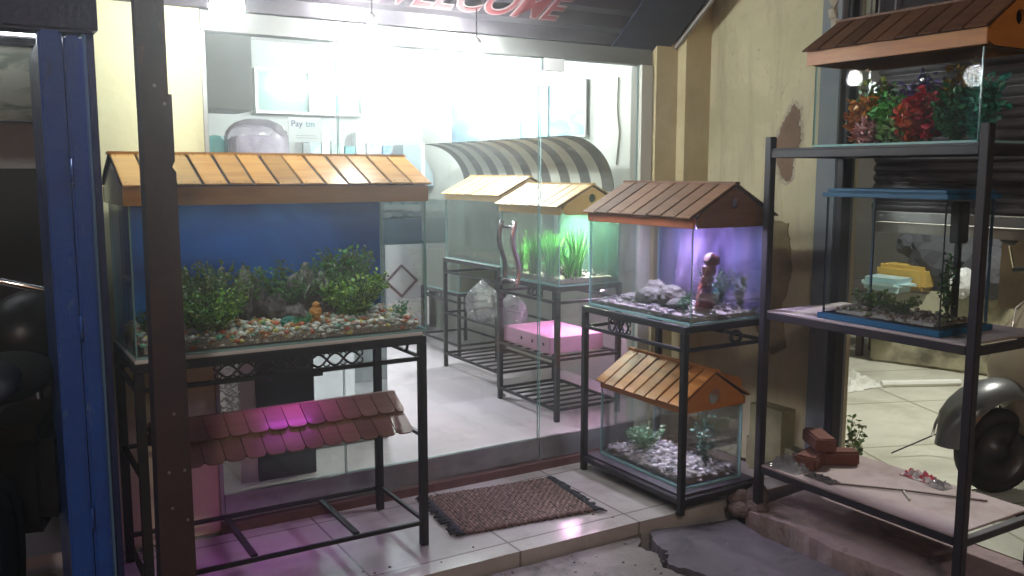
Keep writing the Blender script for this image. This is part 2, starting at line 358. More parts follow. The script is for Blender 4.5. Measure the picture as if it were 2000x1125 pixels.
# ------------------------------------------------------------------ canopy with painted WELCOME
can = thing('canopy', 'dark corrugated sheet canopy over the shopfront with faded welcome lettering', 'canopy', (0, 3.64, 2.045))
CA = atan2(.19, .25)        # rises towards the street
MC = Matrix.Rotation(-CA, 4, 'X')
b = MB(); N = 88; Lc = 1.6
vs = []; fs = []
for i in range(N + 1):
    t = -Lc * i / N; z = .026 * (abs(((i % 6) / 6) * 2 - 1) - .5)
    vs += [(-1.5, t, z), (3.12, t, z), (-1.5, t, z + .006), (3.12, t, z + .006)]
for i in range(N):
    a = i * 4; c = a + 4
    fs += [(a, a + 1, c + 1, c), (a + 2, c + 2, c + 3, a + 3), (a + 1, a + 3, c + 3, c + 1), (a, c, c + 2, a + 2)]
b.add(vs, fs, 0, MC).build('sheet', mat('dark_sheet_metal', (.045, .04, .05), .42, .4, var=((.085, .07, .08), 5, .3, .7)), can)
MB().box(3.125, 3.14, -Lc, 0, -.03, .02, 0, MC).build('edge_trim', mat('grey_trim', (.30, .28, .26), .5), can)
MB().box(2.75, 3.10, -1.0, -.02, -.02, -.012, 0, MC).build('tarpaulin', mat('navy_tarpaulin', (.008, .010, .035), .5, bump=.5, bscale=12), can)
# lettering
def text_mesh(body, size, extrude, m, M, parent, name, shear=0, offset=0, bold=0, align='LEFT', spacing=1):
    cu = bpy.data.curves.new(name, 'FONT'); cu.body = body; cu.size = size; cu.extrude = extrude; cu.shear = shear; cu.offset = offset; cu.align_x = align
    cu.space_character = spacing
    to = bpy.data.objects.new(name + '_src', cu); COL.objects.link(to)
    dg = bpy.context.evaluated_depsgraph_get(); me = bpy.data.meshes.new_from_object(to.evaluated_get(dg))
    bpy.data.objects.remove(to); me.transform(M); me.materials.clear(); me.materials.append(m)
    o = bpy.data.objects.new(name, me); COL.objects.link(o); o.parent = parent; return o
# canopy underside faces down/street: text read from below in front (x to the right, top away from the shop)
MT = MC @ Matrix(((1, 0, 0, 1.42), (0, -1, 0, -.175), (0, 0, -1, -.012), (0, 0, 0, 1)))
text_mesh('WELCOME', .195, .001, mat('letter_outline', (.20, .15, .15), .6), MT @ Matrix.Translation((0, 0, 0)), can, 'letter_outline', .25, .0075, spacing=.98)
text_mesh('WELCOME', .195, .0015, mat('faded_red_paint', (.12, .018, .022), .6), MT @ Matrix.Translation((0, 0, .003)), can, 'lettering', .25, .0005, spacing=.98)
# dark beam over the left
tag(MB().bbox(-1.0, .37, 2.98, 3.10, 1.86, 2.05, .01).build('beam', M_BLUED), 'dark navy beam over the blue folding shutter', 'beam')

# ------------------------------------------------------------------ brown post in the foreground
pt = thing('canopy_post', 'brown steel post with a wider sleeve standing before the big tank', 'post', (.43, 2.5, -.05))
MB().bbox(-.036, .034, -.03, .03, 1.66, 2.8, .003).build('upper_pole', M_POLE, pt)
s = [(-.036, .0), (.043, 0), (.043, 1.42), (.041, 1.50), (.034, 1.515), (.041, 1.53), (.043, 1.55), (.043, 1.70), (-.036, 1.70)]
MB().prism([(-.05, 0), (.05, 0), (.047, .3), (.043, 1.50), (.034, 1.515), (.041, 1.53), (.041, 1.70), (-.034, 1.70), (-.036, 1.2)], -.036, .036).build('sleeve', M_POLE, pt)
for (x, z) in ((.0, 1.72), (.022, 1.675), (.008, .86), (-.012, .70), (.028, .70), (-.008, .60), (.03, .56)):
    MB().blob((x, -.037 if z < 1.7 else -.031, z), .0045, 2, .05, sc=(1, .5, 1)).build('bolt', mat('bare_bolt', (.25, .22, .22), .4, .5), pt, smooth=True)

# ------------------------------------------------------------------ blue folding shutter
bs = thing('folding_shutter', 'blue painted folding metal shutter standing open beside the dark garage', 'shutter', (.205, 2.96, 0))
for k, (x0, x1, dy) in enumerate(((0, .064, 0), (.068, .118, .012))):
    b = MB().bbox(x0, x1, dy, dy + .06, .0, 1.86 - .01 * k, .008)
    b.bbox(x0 + .006, x1 - .006, dy + .062, .52, .01, 1.84, .004)
    b.build('shutter_leaf', M_BLUE, bs)
MB().bbox(.119, .130, .03, .5, .0, 1.86, .004).build('edge_strip', mat('pale_blue_enamel', (.10, .20, .34), .35, bump=.4), bs)
for z in (.35, .95, 1.42): MB().tube([(.066, -.004, z), (.066, -.004, z + .07)], .004, 10).build('hinge', M_BLUE, bs, smooth=True)
MB().bbox(.131, .156, .06, .60, .0, 2.05, .004).build('guide_post', M_BLUED, bs)
# ------------------------------------------------------------------ left neighbour room
wall('garage_back_wall', mat('grey_white_paint', (.55, .56, .58), .7, bump=.1), 'grey white wall above a black dado inside the dark garage', [(-4, .40, 5.0, 5.1, 1.47, 2.6)])
wall('garage_dado', mat('black_dado', (.012, .011, .016), .5), 'black lower wall behind the parked motorcycle', [(-4, .40, 4.98, 5.1, -.01, 1.468)])
wall('garage_side_wall', mat('dark_partition', (.03, .03, .05), .7), 'dark partition between the garage and the cream wall', [(.40, .44, 3.75, 5.2, 0, 2.6)])
def art_mat():
    m = mat('landscape_print', (.5, .52, .42), .5); nt = m.node_tree; bb = nt.nodes['Principled BSDF']
    tc = nt.nodes.new('ShaderNodeTexCoord'); mp = nt.nodes.new('ShaderNodeMapping'); mp.inputs['Scale'].default_value = (3, 1, 9)
    n = nt.nodes.new('ShaderNodeTexNoise'); n.inputs['Scale'].default_value = 1.6; n.inputs['Detail'].default_value = 5; n.inputs['Distortion'].default_value = .8
    r = nt.nodes.new('ShaderNodeValToRGB'); r.color_ramp.elements[0].position = .38; r.color_ramp.elements[1].position = .56
    r.color_ramp.elements[0].color = (.22, .25, .18, 1); r.color_ramp.elements[1].color = (.56, .57, .45, 1)
    nt.links.new(tc.outputs['Object'], mp.inputs[0]); nt.links.new(mp.outputs[0], n.inputs[0]); nt.links.new(n.outputs['Fac'], r.inputs[0]); nt.links.new(r.outputs[0], bb.inputs['Base Color']); return m
pc = thing('framed_picture', 'pale landscape picture in a thin dark frame on the garage wall', 'picture', (-.1, 4.97, 1.87))
MB().box(-.5, .5, .006, .02, -.175, .175).build('print', art_mat(), pc)
b = MB(); b.box(-.51, .51, 0, .025, -.185, -.176).box(-.51, .51, 0, .025, .176, .185).box(-.51, -.501, 0, .025, -.175, .175).box(.501, .51, 0, .025, -.175, .175)
b.build('frame', M_DARK, pc)
tube = thing('tube_lamp', 'white lamp tube on the garage wall above the picture', 'lamp', (-.15, 4.9, 2.10))
MB().tube([(-.5, 0, 0), (.5, 0, 0)], .013, 10).build('tube', emis('garage_tube', (.9, .95, 1), 16), tube, smooth=True)
MB().box(-.56, .56, .015, .06, -.02, .03).build('batten', M_DARK, tube)

stain(M_BLUE, (.16, .22, .34), (34, 34, 12), .62, .70, .8)
stain(M_BLUE, (.03, .03, .04), (16, 16, 5), .60, .74, .8)
stain(M_POLE, (.16, .06, .03), (26, 26, 9), .60, .72, .7)
stain(M_BLACKM, (.10, .045, .025), (28, 28, 10), .60, .74, .6)
stain(M_RACKM, (.11, .05, .03), (24, 24, 8), .58, .74, .7)
stain(M_STEEL, (.14, .13, .13), (5, 5, 9), .5, .75, .7)
stain(M_SHOPF, (.42, .38, .38), (3, 3, 3), .55, .75, .5)
# ------------------------------------------------------------------ STANDS
def bar(b, p, q, r=.010):
    """square bar between two points along an axis"""
    x0, x1 = sorted((p[0], q[0])); y0, y1 = sorted((p[1], q[1])); z0, z1 = sorted((p[2], q[2]))
    return b.bbox(x0 - r, x1 + r, y0 - r, y1 + r, z0 - r, z1 + r, .0025)
def rect(b, L, W, z, r):
    x, y = L / 2 - r, W / 2 - r; g = .001
    b.bbox(-x + r + g, x - r - g, -y - r, -y + r, z - r, z + r, .002); b.bbox(-x + r + g, x - r - g, y - r, y + r, z - r, z + r, .002)
    b.bbox(-x - r, -x + r, -y + r + g, y - r - g, z - r, z + r, .002); b.bbox(x - r, x + r, -y + r + g, y - r - g, z - r, z + r, .002)
def stand(name, label, loc, rz, L, W, H, rails, group, r=.013, slats=(), nsl=5, top_slab=None, m=M_BLACKM):
    t = thing(name, label, 'stand', loc, rz, group)
    for sx in (-1, 1):
        for sy in (-1, 1):
            x, y = sx * (L / 2 - r), sy * (W / 2 - r)
            MB().bbox(x - r, x + r, y - r, y + r, 0, H - 2 * r - .001, .0025).build('leg', m, t)
    b = MB(); x, y = L / 2, W / 2
    b.bbox(-x, x, -y, -y + 2 * r, H - 2 * r, H, .0025).bbox(-x, x, y - 2 * r, y, H - 2 * r, H, .0025)
    b.bbox(-x, -x + 2 * r, -y + 2 * r + .001, y - 2 * r - .001, H - 2 * r, H, .0025).bbox(x - 2 * r, x, -y + 2 * r + .001, y - 2 * r - .001, H - 2 * r, H, .0025)
    b.build('top_frame', m, t)
    for z in rails:
        b = MB(); rect(b, L, W, z, .008); b.build('rail_frame', m, t)
    for z in slats:
        b = MB()
        for k in range(nsl):
            xx = -L / 2 + L * (k + 1) / (nsl + 1); b.box(xx - .006, xx + .006, -W / 2 + .022, W / 2 - .022, z - .005, z + .005)
        b.build('slat_shelf', m, t)
    return t
GS = 'black metal tank stands'
S1 = stand('tank_stand', 'long black metal stand under the big blue backed tank', (.945, 3.275, 0), 0, 1.04, .47, .835, (.748, .095), GS, .015)
for xx in (-.15, .235): MB().box(xx - .011, xx + .011, -.2, .2, .090, .102).build('cross_bar', M_BLACKM, S1)
b = MB()
for sx in (-1, 1): b.box(sx * .505 - .008, sx * .505 + .008, -.205, .205, .436, .450)
b.box(-.497, .497, .2, .214, .436, .450); b.build('mid_rail', M_BLACKM, S1)
def scroll(x0, x1, y, z0, z1, n, parent, rr=.0045):
    b = MB(); zc = (z0 + z1) / 2; h = (z1 - z0) / 2 - .002; s = (x1 - x0) / n
    for ph in (0, pi):
        pts = [(x0 + (x1 - x0) * i / (n * 10), y, zc + h * sin(pi * i / 10 + ph)) for i in range(n * 10 + 1)]
        b.tube(pts, rr, 6)
    for k in range(n + 1):
        for sg in (-1, 1):
            cx = x0 + s * k; b.tube([(cx + .012 * cos(a), y + .002, zc + sg * h * .62 + .011 * sin(a)) for a in [2 * pi * i / 8 for i in range(9)]], rr * .7, 5)
    return b.build('scroll_panel', M_BLACKM, parent, smooth=True)
scroll(-.255, .255, -.222, .757, .805, 8, S1)
def curl(parent, pts, rr=.006): return MB().tube(pts, rr, 6).build('curl', M_BLACKM, parent, smooth=True)
curl(S1, [(.505, -.06 + .03 * cos(a), .775 + .026 * sin(a)) for a in [pi * i / 6 for i in range(11)]])
curl(S1, [(.15 + .02 * cos(a), .2, .79 + .024 * sin(a)) for a in [pi * i / 6 for i in range(11)]])

S2 = stand('tank_stand', 'square black metal stand holding two tanks right of the doormat', (2.745, 3.11, 0), R90, .73, .49, .815, (.715,), GS, .014)
b = MB(); rect(b, .73, .49, .06, .012); b.build('rail_frame', M_BLACKM, S2)
MB().box(-.34, .34, -.22, .22, .072, .082).build('lower_shelf', mat('dark_board', (.05, .04, .06), .6), S2)
scroll(-.16, -.02, -.232, .724, .785, 3, S2, .0055)
curl(S2, [(.352, .06 + .03 * cos(a), .745 + .024 * sin(a)) for a in [pi * i / 6 for i in range(13)]], .009)
S3 = stand('tank_stand', 'black metal stand with pink box on its middle shelf inside the shop', (3.01, 4.43, .04), R90, .66, .46, .775, (.685, .36, .07), GS, .014, (.36, .07), 6)
S4 = stand('tank_stand', 'black metal stand with clear bags tied to it, middle of the shop row', (3.15, 5.38, .04), R90, .80, .46, .80, (.70, .40, .10), GS, .013, (.10,), 6)
S5 = stand('tank_stand', 'low black metal stand farthest back in the shop under the greenish tank', (3.34, 6.27, .04), R90, .66, .42, .50, (.43, .10), GS, .012)
scroll(-.30, .1, -.205, .437, .478, 6, S5, .004)
scroll(.02, .16, -.222, .70, .745, 3, S3, .005)

# ------------------------------------------------------------------ TANKS
def tank(name, label, loc, rz, L, W, H, g=M_GLASS, group='glass aquariums', back=None, t=.006, e=M_EDGE):
    o = thing(name, label, 'fish tank', loc, rz, group); x, y = L / 2, W / 2
    MB().pane(-x, x, -y, y, 0, .008).build('base_pane', [g, e], o)
    MB().pane(-x, x, -y, -y + t, .009, H).build('front_pane', [g, e], o)
    bp = MB().pane(-x, x, y - t, y, .009, H).build('back_pane', [g, e], o)
    for s in (-1, 1):
        a, c = (-x, -x + t) if s < 0 else (x - t, x)
        MB().pane(a, c, -y + t + .0005, y - t - .0005, .009, H).build('side_pane', [g, e], o)
    if back: MB().box(-x, x, y + .002, y + .004, .01, H - .002).build('background_panel', back, o)
    return o
def panel_mat(name, c1, c2, c3, sc):
    m = mat(name, c1, .45); nt = m.node_tree; bb = nt.nodes['Principled BSDF']
    tc = nt.nodes.new('ShaderNodeTexCoord'); n = nt.nodes.new('ShaderNodeTexNoise'); mp = nt.nodes.new('ShaderNodeMapping'); mp.inputs['Scale'].default_value = sc
    n.inputs['Scale'].default_value = 1; n.inputs['Detail'].default_value = 4; n.inputs['Distortion'].default_value = .6
    r = nt.nodes.new('ShaderNodeValToRGB'); r.color_ramp.elements[0].position = .35; r.color_ramp.elements[1].position = .7
    r.color_ramp.elements[0].color = (*c1, 1); r.color_ramp.elements[1].color = (*c3, 1); q = r.color_ramp.elements.new(.52); q.color = (*c2, 1)
    nt.links.new(tc.outputs['Object'], mp.inputs[0]); nt.links.new(mp.outputs[0], n.inputs[0]); nt.links.new(n.outputs['Fac'], r.inputs[0]); nt.links.new(r.outputs[0], bb.inputs['Base Color']); return m
BK1 = panel_mat('deep_blue_poster', (.01, .06, .30), (.012, .14, .55), (.02, .30, .85), (1.6, 1, 2.2))
BK2 = panel_mat('violet_blue_poster', (.22, .28, .62), (.42, .36, .72), (.62, .52, .80), (9, 9, 1.2))
T1 = tank('fish_tank', 'large tank with deep blue backdrop and coloured pebbles on the left', (.955, 3.275, .849), 0, 1.04, .44, .495, back=BK1)
T2 = tank('fish_tank', 'violet lit tank with driftwood and red ornament under the brown roof', (2.752, 3.11, .8165), R90, .71, .43, .405, back=BK2)
T3 = tank('fish_tank', 'small dark tank with grey pebbles on the bottom shelf of the square stand', (2.745, 3.11, .0835), R90, .60, .34, .345)
T4 = tank('fish_tank', 'brightly lit planted tank with tall grass plants inside the shop', (3.01, 4.43, .816), R90, .64, .42, .40, back=mat('green_blue_film', (.10, .32, .30), .5, var=((.20, .5, .35), 5, .3, .7)))
T5 = tank('fish_tank', 'pale empty tank between the planted tank and the greenish one', (3.15, 5.38, .841), R90, .78, .42, .42, g=M_GLASSG)
T6 = tank('fish_tank', 'tall greenish glass tank on the low stand at the back', (3.34, 6.27, .541), R90, .64, .40, .70, g=M_GLASSG)
MB().box(-.31, .31, -.192, .18, .012, .30).build('brown_film', mat('brown_film', (.38, .32, .16), .7, var=((.30, .27, .14), 4, .3, .7)), T6)
tag(MB().bbox(.43, 1.455, 3.05, 3.50, .8355, .848, .002).build('foam_sheet', M_FOAM), 'thin white foam sheet under the big blue backed tank', 'foam sheet')
tag(MB().bbox(2.93, 3.38, 4.99, 5.77, .8405, .8408, .0001).build('glass_sheet', M_FOAM), 'pale sheet between the middle shop stand and its tank', 'sheet')

# ------------------------------------------------------------------ HOODS (little house roofs)
def gable(L2, W, hf, hr, hole, t=.012):
    """triangle board in local yz at x=L2, with optional round hole"""
    b = MB(); y = W / 2
    if not hole:
        b.prism([(-y, 0), (y, 0), (y, hf), (0, hf + hr), (-y, hf)], 0, t)
        return b, L2
    cz, hr_ = hole; n = 40; out = []
    poly = [(-y, 0), (y, 0), (y, hf), (0, hf + hr), (-y, hf)]
    for i in range(n):
        a = 2 * pi * i / n; dx, dz = cos(a), sin(a); best = 9
        for p, q in zip(poly, poly[1:] + poly[:1]):
            ex, ez = q[0] - p[0], q[1] - p[1]; den = dx * ez - dz * ex
            if abs(den) < 1e-9: continue
            s = ((p[0]) * ez - (p[1] - cz) * ex) / den; u = ((p[0]) * dz - (p[1] - cz) * dx) / den
            if s > 0 and -1e-6 <= u <= 1 + 1e-6: best = min(best, s)
        out.append((dx * best, cz + dz * best))
    inn = [(hr_ * cos(2 * pi * i / n), cz + hr_ * sin(2 * pi * i / n)) for i in range(n)]
    v = [(x, 0, z) for x, z in out] + [(x, 0, z) for x, z in inn] + [(x, t, z) for x, z in out] + [(x, t, z) for x, z in inn]
    f = []
    for i in range(n):
        j = (i + 1) % n
        f += [(i, j, n + j, n + i), (2 * n + i, 3 * n + i, 3 * n + j, 2 * n + j), (n + i, n + j, 3 * n + j, 3 * n + i), (i, 2 * n + i, 2 * n + j, j)]
    b.add(v, f); return b, L2
def hood(name, label, loc, rz, L, W, hf, hr, npl, mr, mf, mg, group='roof shaped tank hoods', style='plank', over=.025, hole=None, ridge=True, gb=True):
    o = thing(name, label, 'tank hood', loc, rz, group); x, y = L / 2, W / 2; t = .010
    if hf > 0:
        MB().bbox(-x, x, -y, -y + t, 0, hf, .002).build('fascia', mf, o); MB().bbox(-x, x, y - t, y, 0, hf, .002).build('fascia', mf, o)
    if gb:
        for s in (-1, 1):
            b, X = gable(x, W - 2 * t - .002, hf, hr, hole)
            g = b.build('gable', mg, o, fix=True)
            g.matrix_local = Matrix.Translation(((x - .014) if s > 0 else (-x + .014), 0, 0)) @ Matrix.Rotation(-pi / 2 if s > 0 else pi / 2, 4, 'Z')
    sl = sqrt((y + over) ** 2 + (hr * (y + over) / y) ** 2); ang = atan2(hr, y)
    for s in (-1, 1):
        # slope frame: u along x, v down the slope from the ridge
        Mx = Matrix.Translation((0, 0, hf + hr + .004)) @ Matrix.Rotation(-s * ang, 4, 'X') @ (Matrix.Scale(1, 4) if s > 0 else Matrix.Rotation(pi, 4, 'Z'))
        b = MB(); b.box(-x - .004, x + .004, .002, sl - .012, 0, .004, 1, Mx)
        if style == 'plank':
            wpl = (2 * x + .016) / npl
            for k in range(npl):
                u = -x - .008 + wpl * k; dz = random.uniform(0, .002); dl = random.uniform(-.005, .004)
                MJ = Mx @ Matrix.Translation((u, sl, 0)) @ Matrix.Rotation(random.gauss(0, .006), 4, 'Z') @ Matrix.Rotation(random.gauss(0, .008), 4, 'Y') @ Matrix.Translation((-u, -sl, 0))
                b.bbox(u + .002, u + wpl - .007, .001, sl + dl, .0045 + dz, .0115 + dz, .0018, 0, MJ)
                for vv in (.02, sl - .022):
                    for uu in (.25, .75): b.blob(MJ @ Vector((u + wpl * uu, vv, .0118 + dz)), .0026, 1, .05, 1, (1, 1, .5))
        elif style == 'batten':
            wpl = (2 * x + .016) / npl
            for k in range(npl):
                u = -x - .008 + wpl * k
                M2 = Mx @ Matrix.Translation((u, 0, .005)) @ Matrix.Rotation(radians(1.6), 4, 'Y')
                n = 6
                b.bbox(0.0, wpl + .006, .001, sl + .004, 0, .007, .003, 0, M2)
                b.blob(Mx @ Vector((u + wpl * .25, .03, .015)), .006, 1, .05, 0, (1, 1, .5))
            for i in range(40):
                u = -x + 2 * x * i / 40
                b.blob(Mx @ Vector((u, sl, .008)), .016, 1, .06, 0, (1.4, .5, .5))
        elif style == 'shingle':
            wpl = (2 * x + .016) / npl
            for row in range(2):
                r0 = sl * row / 2 - (.015 if row else 0); r1 = sl * (row + 1) / 2 + .012
                for k in range(npl + (1 if row == 0 else 0)):
                    u0 = -x - .008 + wpl * k - (wpl / 2 if row == 0 else 0); a0 = max(u0 + .0015, -x - .008); a1 = min(u0 + wpl - .0015, x + .008)
                    if a1 - a0 < .01: continue
                    pts = [(a0, r0), (a1, r0)]; cr = min(.02, (a1 - a0) / 2.2)
                    for i in range(5): q = pi / 2 * i / 4; pts.append((a1 - cr + cr * cos(q), r1 - cr + cr * sin(q)))
                    for i in range(5): q = pi / 2 + pi / 2 * i / 4; pts.append((a0 + cr + cr * cos(q), r1 - cr + cr * sin(q)))
                    zz = .016 - row * .0  - .0; n = len(pts); dz = random.uniform(0, .0015)
                    def zf(v): return (.005 + .010 * (v - r0) / (r1 - r0)) + (.006 if row == 0 else 0) + dz
                    v = [(p, q, zf(q)) for p, q in pts] + [(p, q, zf(q) + .007) for p, q in pts]
                    f = [list(range(n - 1, -1, -1)), list(range(n, 2 * n))] + [(i, (i + 1) % n, (i + 1) % n + n, i + n) for i in range(n)]
                    b.add(v, f, 0, Mx)
        b.build('roof_slope', [mr, M_GAP], o)
    if ridge: MB().bbox(-x - .012, x + .012, -.014, .014, hf + hr + .008, hf + hr + .020, .003).build('ridge_cap', mr, o)
    return o
H1 = hood('tank_hood', 'wide glossy yellow wooden roof lid on the big blue backed tank', (.95, 3.275, 1.3445), 0, 1.06, .47, .058, .098, 13, M_WOODY, M_WOODY, M_WOODY, style='plank', over=.014, ridge=True)
H2 = hood('tank_hood', 'brown slatted roof lid with reddish fascia on the violet lit tank', (2.755, 3.10, 1.222), R90, .73, .46, .045, .125, 8, M_WOODB, M_WOODR, M_WOODB, hole=(.10, .022))
H3 = hood('tank_hood', 'orange slatted roof lid on the small tank on the bottom shelf', (2.725, 3.08, .430), R90, .58, .37, .04, .115, 8, M_WOODO, M_WOODO, M_WOODO, hole=(.055, .035))
H4 = hood('tank_hood', 'pale wooden roof lid with round gable hole on the lit planted tank', (3.01, 4.42, 1.2165), R90, .67, .44, .045, .11, 7, M_WOODP, M_WOODP, M_WOODP, hole=(.09, .025))
H5 = hood('tank_hood', 'plain pale wooden roof lid on the empty shop tank farther back', (3.15, 5.36, 1.2615), R90, .80, .44, .04, .11, 7, M_WOODP, M_WOODP, M_WOODP)
H6 = hood('tank_hood', 'orange wooden roof lid with round gable hole on the top shelf tank', (3.03, 2.105, 1.8625), R90, .73, .37, .055, .115, 9, M_WOODB, M_WOODO, M_WOODO, hole=(.10, .026), over=.02)
H7 = hood('tank_hood', 'rosy brown shingled roof lid lying in the long stand with magenta light on it', (.95, 3.235, .453), 0, .90, .35, 0, .115, 13, M_SHING, M_SHING, M_SHING, style='shingle', over=.0, ridge=True, gb=False)
# loose second lid end sticking out behind the orange one
tag(MB().tube([(2.885, 2.83, .505), (2.885, 3.0, .505)], .042, 20).build('wooden_drum', M_WOODO), 'round orange wooden offcut lying beside the orange roof lid', 'wooden block')

# ------------------------------------------------------------------ tank contents
def gravel(name, label, x0, x1, y0, y1, z, n, cols, rr=(.006, .014), h=.03, mn='pebbles', slope=0):
    b = MB()
    b.box(x0 + .02, x1 - .02, y0 + .02, y1 - .02, z, z + h * .5, 1)
    for _ in range(n):
        r = random.uniform(*rr); x = random.uniform(x0 + r, x1 - r); y = random.uniform(y0 + r, y1 - r)
        b.blob((x, y, z + h * random.uniform(.08, .95) + slope * (y - y0) / (y1 - y0)), r, 1, .12, sc=(1.2, .9, .7), rz=None)
    o = b.build(name, [island_mat(mn, cols, .45), mat('fine_grit', (.16, .15, .13), .9, var=((.4, .38, .34), 150, .4, .6))]); tag(o, label, 'gravel', kind='stuff'); return o
gravel('gravel', 'white and coloured pebbles covering the floor of the big tank', .446, 1.464, 3.066, 3.488, .858, 2300,
       [(.55, .55, .5), (.42, .44, .38), (.62, .60, .50), (.50, .14, .06), (.36, .38, .32), (.60, .58, .52), (.55, .50, .14), (.12, .35, .22), (.66, .64, .6), (.48, .26, .10), (.3, .33, .3)], (.006, .015), .045, 'mixed_pebbles', .015)
gravel('gravel', 'dull grey pebbles on the floor of the violet lit tank', 2.545, 2.960, 2.765, 3.455, .826, 650, [(.22, .20, .20), (.12, .11, .12), (.32, .28, .28), (.10, .10, .11), (.25, .3, .22)], (.005, .012), .035, 'grey_pebbles')
gravel('gravel', 'grey and white pebbles in the bottom shelf tank', 2.584, 2.906, 2.82, 3.40, .093, 620, [(.5, .48, .52), (.7, .66, .7), (.3, .3, .34), (.14, .14, .16), (.5, .52, .46)], (.007, .014), .045, 'slate_pebbles')
gravel('gravel', 'dark gravel under the grass plants of the lit shop tank', 2.812, 3.21, 4.12, 4.74, .826, 300, [(.16, .15, .14), (.3, .28, .26), (.1, .1, .1)], (.006, .012), .05, 'dark_pebbles')
gravel('gravel', 'orange sand in the pale empty shop tank', 2.95, 3.35, 5.0, 5.76, .851, 160, [(.55, .30, .08), (.5, .34, .14), (.4, .3, .2)], (.006, .012), .03, 'orange_pebbles')

def leafy(name, label, loc, h, rad, n, mats, cat='aquarium plant', group='plastic aquarium plants', leaf=.012, stem=True):
    t = thing(name, label, cat, loc, random.random() * 6, group)
    b = MB(); st = MB()
    ns = max(4, n // 26)
    for s in range(ns):
        a = random.random() * 2 * pi; rr = rad * sqrt(random.random()); hh = h * random.uniform(.55, 1)
        pts = [(rr * .35 * cos(a) * k / 5, rr * .35 * sin(a) * k / 5, 0) for k in (0,)]
        pts = [(cos(a) * rr * (k / 5) ** .8, sin(a) * rr * (k / 5) ** .8, hh * k / 5) for k in range(6)]
        st.tube(pts, .0013, 4)
        for j in range(n // ns):
            u = random.uniform(.15, 1); i = min(4, int(u * 5)); f = u * 5 - i
            p = Vector(pts[i]).lerp(Vector(pts[i + 1]), f) + Vector([random.gauss(0, .35) * leaf for _ in range(3)])
            d = Vector((random.gauss(0, 1), random.gauss(0, 1), random.gauss(.4, .6))).normalized(); sd = d.orthogonal().normalized()
            sd = Matrix.Rotation(random.random() * 6, 3, d) @ sd; l = leaf * random.uniform(.7, 1.4); w_ = l * .33
            nn = d.cross(sd)
            b.add([p, p + d * l * .5 + sd * w_ + nn * .15 * l, p + d * l, p + d * l * .5 - sd * w_ + nn * .15 * l], [(0, 1, 2, 3)])
    b.build('leaves', mats, t)
    if stem: st.build('stem', mat('plant_stem', (.06, .10, .03), .6), t)
    return t
def grassy(name, label, loc, h, rad, n, m, wd=.005, group='plastic aquarium plants'):
    t = thing(name, label, 'aquarium plant', loc, 0, group); b = MB()
    for _ in range(n):
        a = random.random() * 6.28; r0 = rad * .4 * random.random(); hh = h * random.uniform(.55, 1); lean = rad * random.uniform(.2, 1.0); a2 = a + random.uniform(-.6, .6)
        px, py = r0 * cos(a), r0 * sin(a); tw = random.random() * 3; v = []; K = 6
        for k in range(K + 1):
            u = k / K; x = px + cos(a2) * lean * u ** 2; y = py + sin(a2) * lean * u ** 2; ww = wd * (1 - u ** 3) * .5 + .0004
            v += [(x - ww * cos(tw), y - ww * sin(tw), hh * u), (x + ww * cos(tw), y + ww * sin(tw), hh * u)]
        b.add(v, [(2 * k, 2 * k + 1, 2 * k + 3, 2 * k + 2) for k in range(K)])
    b.build('blades', m, t); return t
L_DG = island_mat('dark_green_leaf', [(.03, .14, .02), (.05, .18, .03), (.04, .06, .02), (.07, .12, .03)], .45)
L_YG = island_mat('yellow_green_leaf', [(.16, .36, .03), (.28, .42, .05), (.10, .26, .03), (.06, .14, .02)], .4)
L_GR = island_mat('green_leaf', [(.03, .20, .06), (.05, .28, .07), (.03, .13, .05)], .4)
L_OL = island_mat('olive_leaf', [(.10, .17, .03), (.06, .12, .03), (.12, .12, .05)], .5)
leafy('aquarium_plant', 'bushy olive green plant left of centre in the big tank', (.72, 3.34, .885), .24, .20, 3600, L_OL, leaf=.016)
leafy('aquarium_plant', 'low yellow green plant just right of the brown post in the big tank', (.69, 3.20, .89), .15, .15, 2400, L_YG, leaf=.016)
leafy('aquarium_plant', 'tall dark green bush near the right end of the big tank', (1.27, 3.38, .89), .27, .13, 3200, L_DG, leaf=.016)
leafy('aquarium_plant', 'bright yellow green bush at the right of the big tank', (1.26, 3.27, .885), .18, .14, 3000, L_YG, leaf=.016)
leafy('aquarium_plant', 'small green sprig in the right front corner of the big tank', (1.415, 3.16, .885), .075, .045, 160, L_GR)
leafy('aquarium_plant', 'dark bush behind the rocks in the middle of the big tank', (1.03, 3.42, .885), .22, .20, 2600, L_DG, leaf=.016)
leafy('aquarium_plant', 'low teal green tuft in front of the rocks in the big tank', (1.03, 3.19, .89), .045, .05, 160, L_GR)
leafy('aquarium_plant', 'dark weed at the left end of the big tank behind the post', (.52, 3.30, .885), .13, .08, 300, L_DG)
def rocks(name, label, loc, parts, m, cat='ornament', group=None):
    b = MB()
    for (x, y, z, r, sx, sy, sz) in parts: b.blob((x, y, z), r, 3, .10, 0, (sx, sy, sz), None)
    o = b.build(name, m, None, smooth=False); o.location = loc; tag(o, label, cat, group); return o
M_ROCK = mat('grey_brown_rock', (.07, .055, .05), .85, var=((.30, .28, .27), 14, .5, .72), bump=.8, bscale=40)
rocks('rock_ornament', 'dark rock spires with pale tips in the middle of the big tank', (1.0, 3.36, .885),
      [(-.13, 0, .10, .045, .7, .7, 2.6), (-.08, .02, .08, .04, .8, .8, 2.0), (-.02, 0, .05, .06, 1.3, 1, 1), (.06, 0, .08, .045, .7, .8, 2.3), (.11, .01, .10, .04, .8, .8, 2.9), (.17, 0, .09, .035, .8, .8, 2.6), (.02, -.03, .03, .06, 1.6, .9, .8), (.23, 0, .04, .05, 1.2, .9, .8)], M_ROCK)
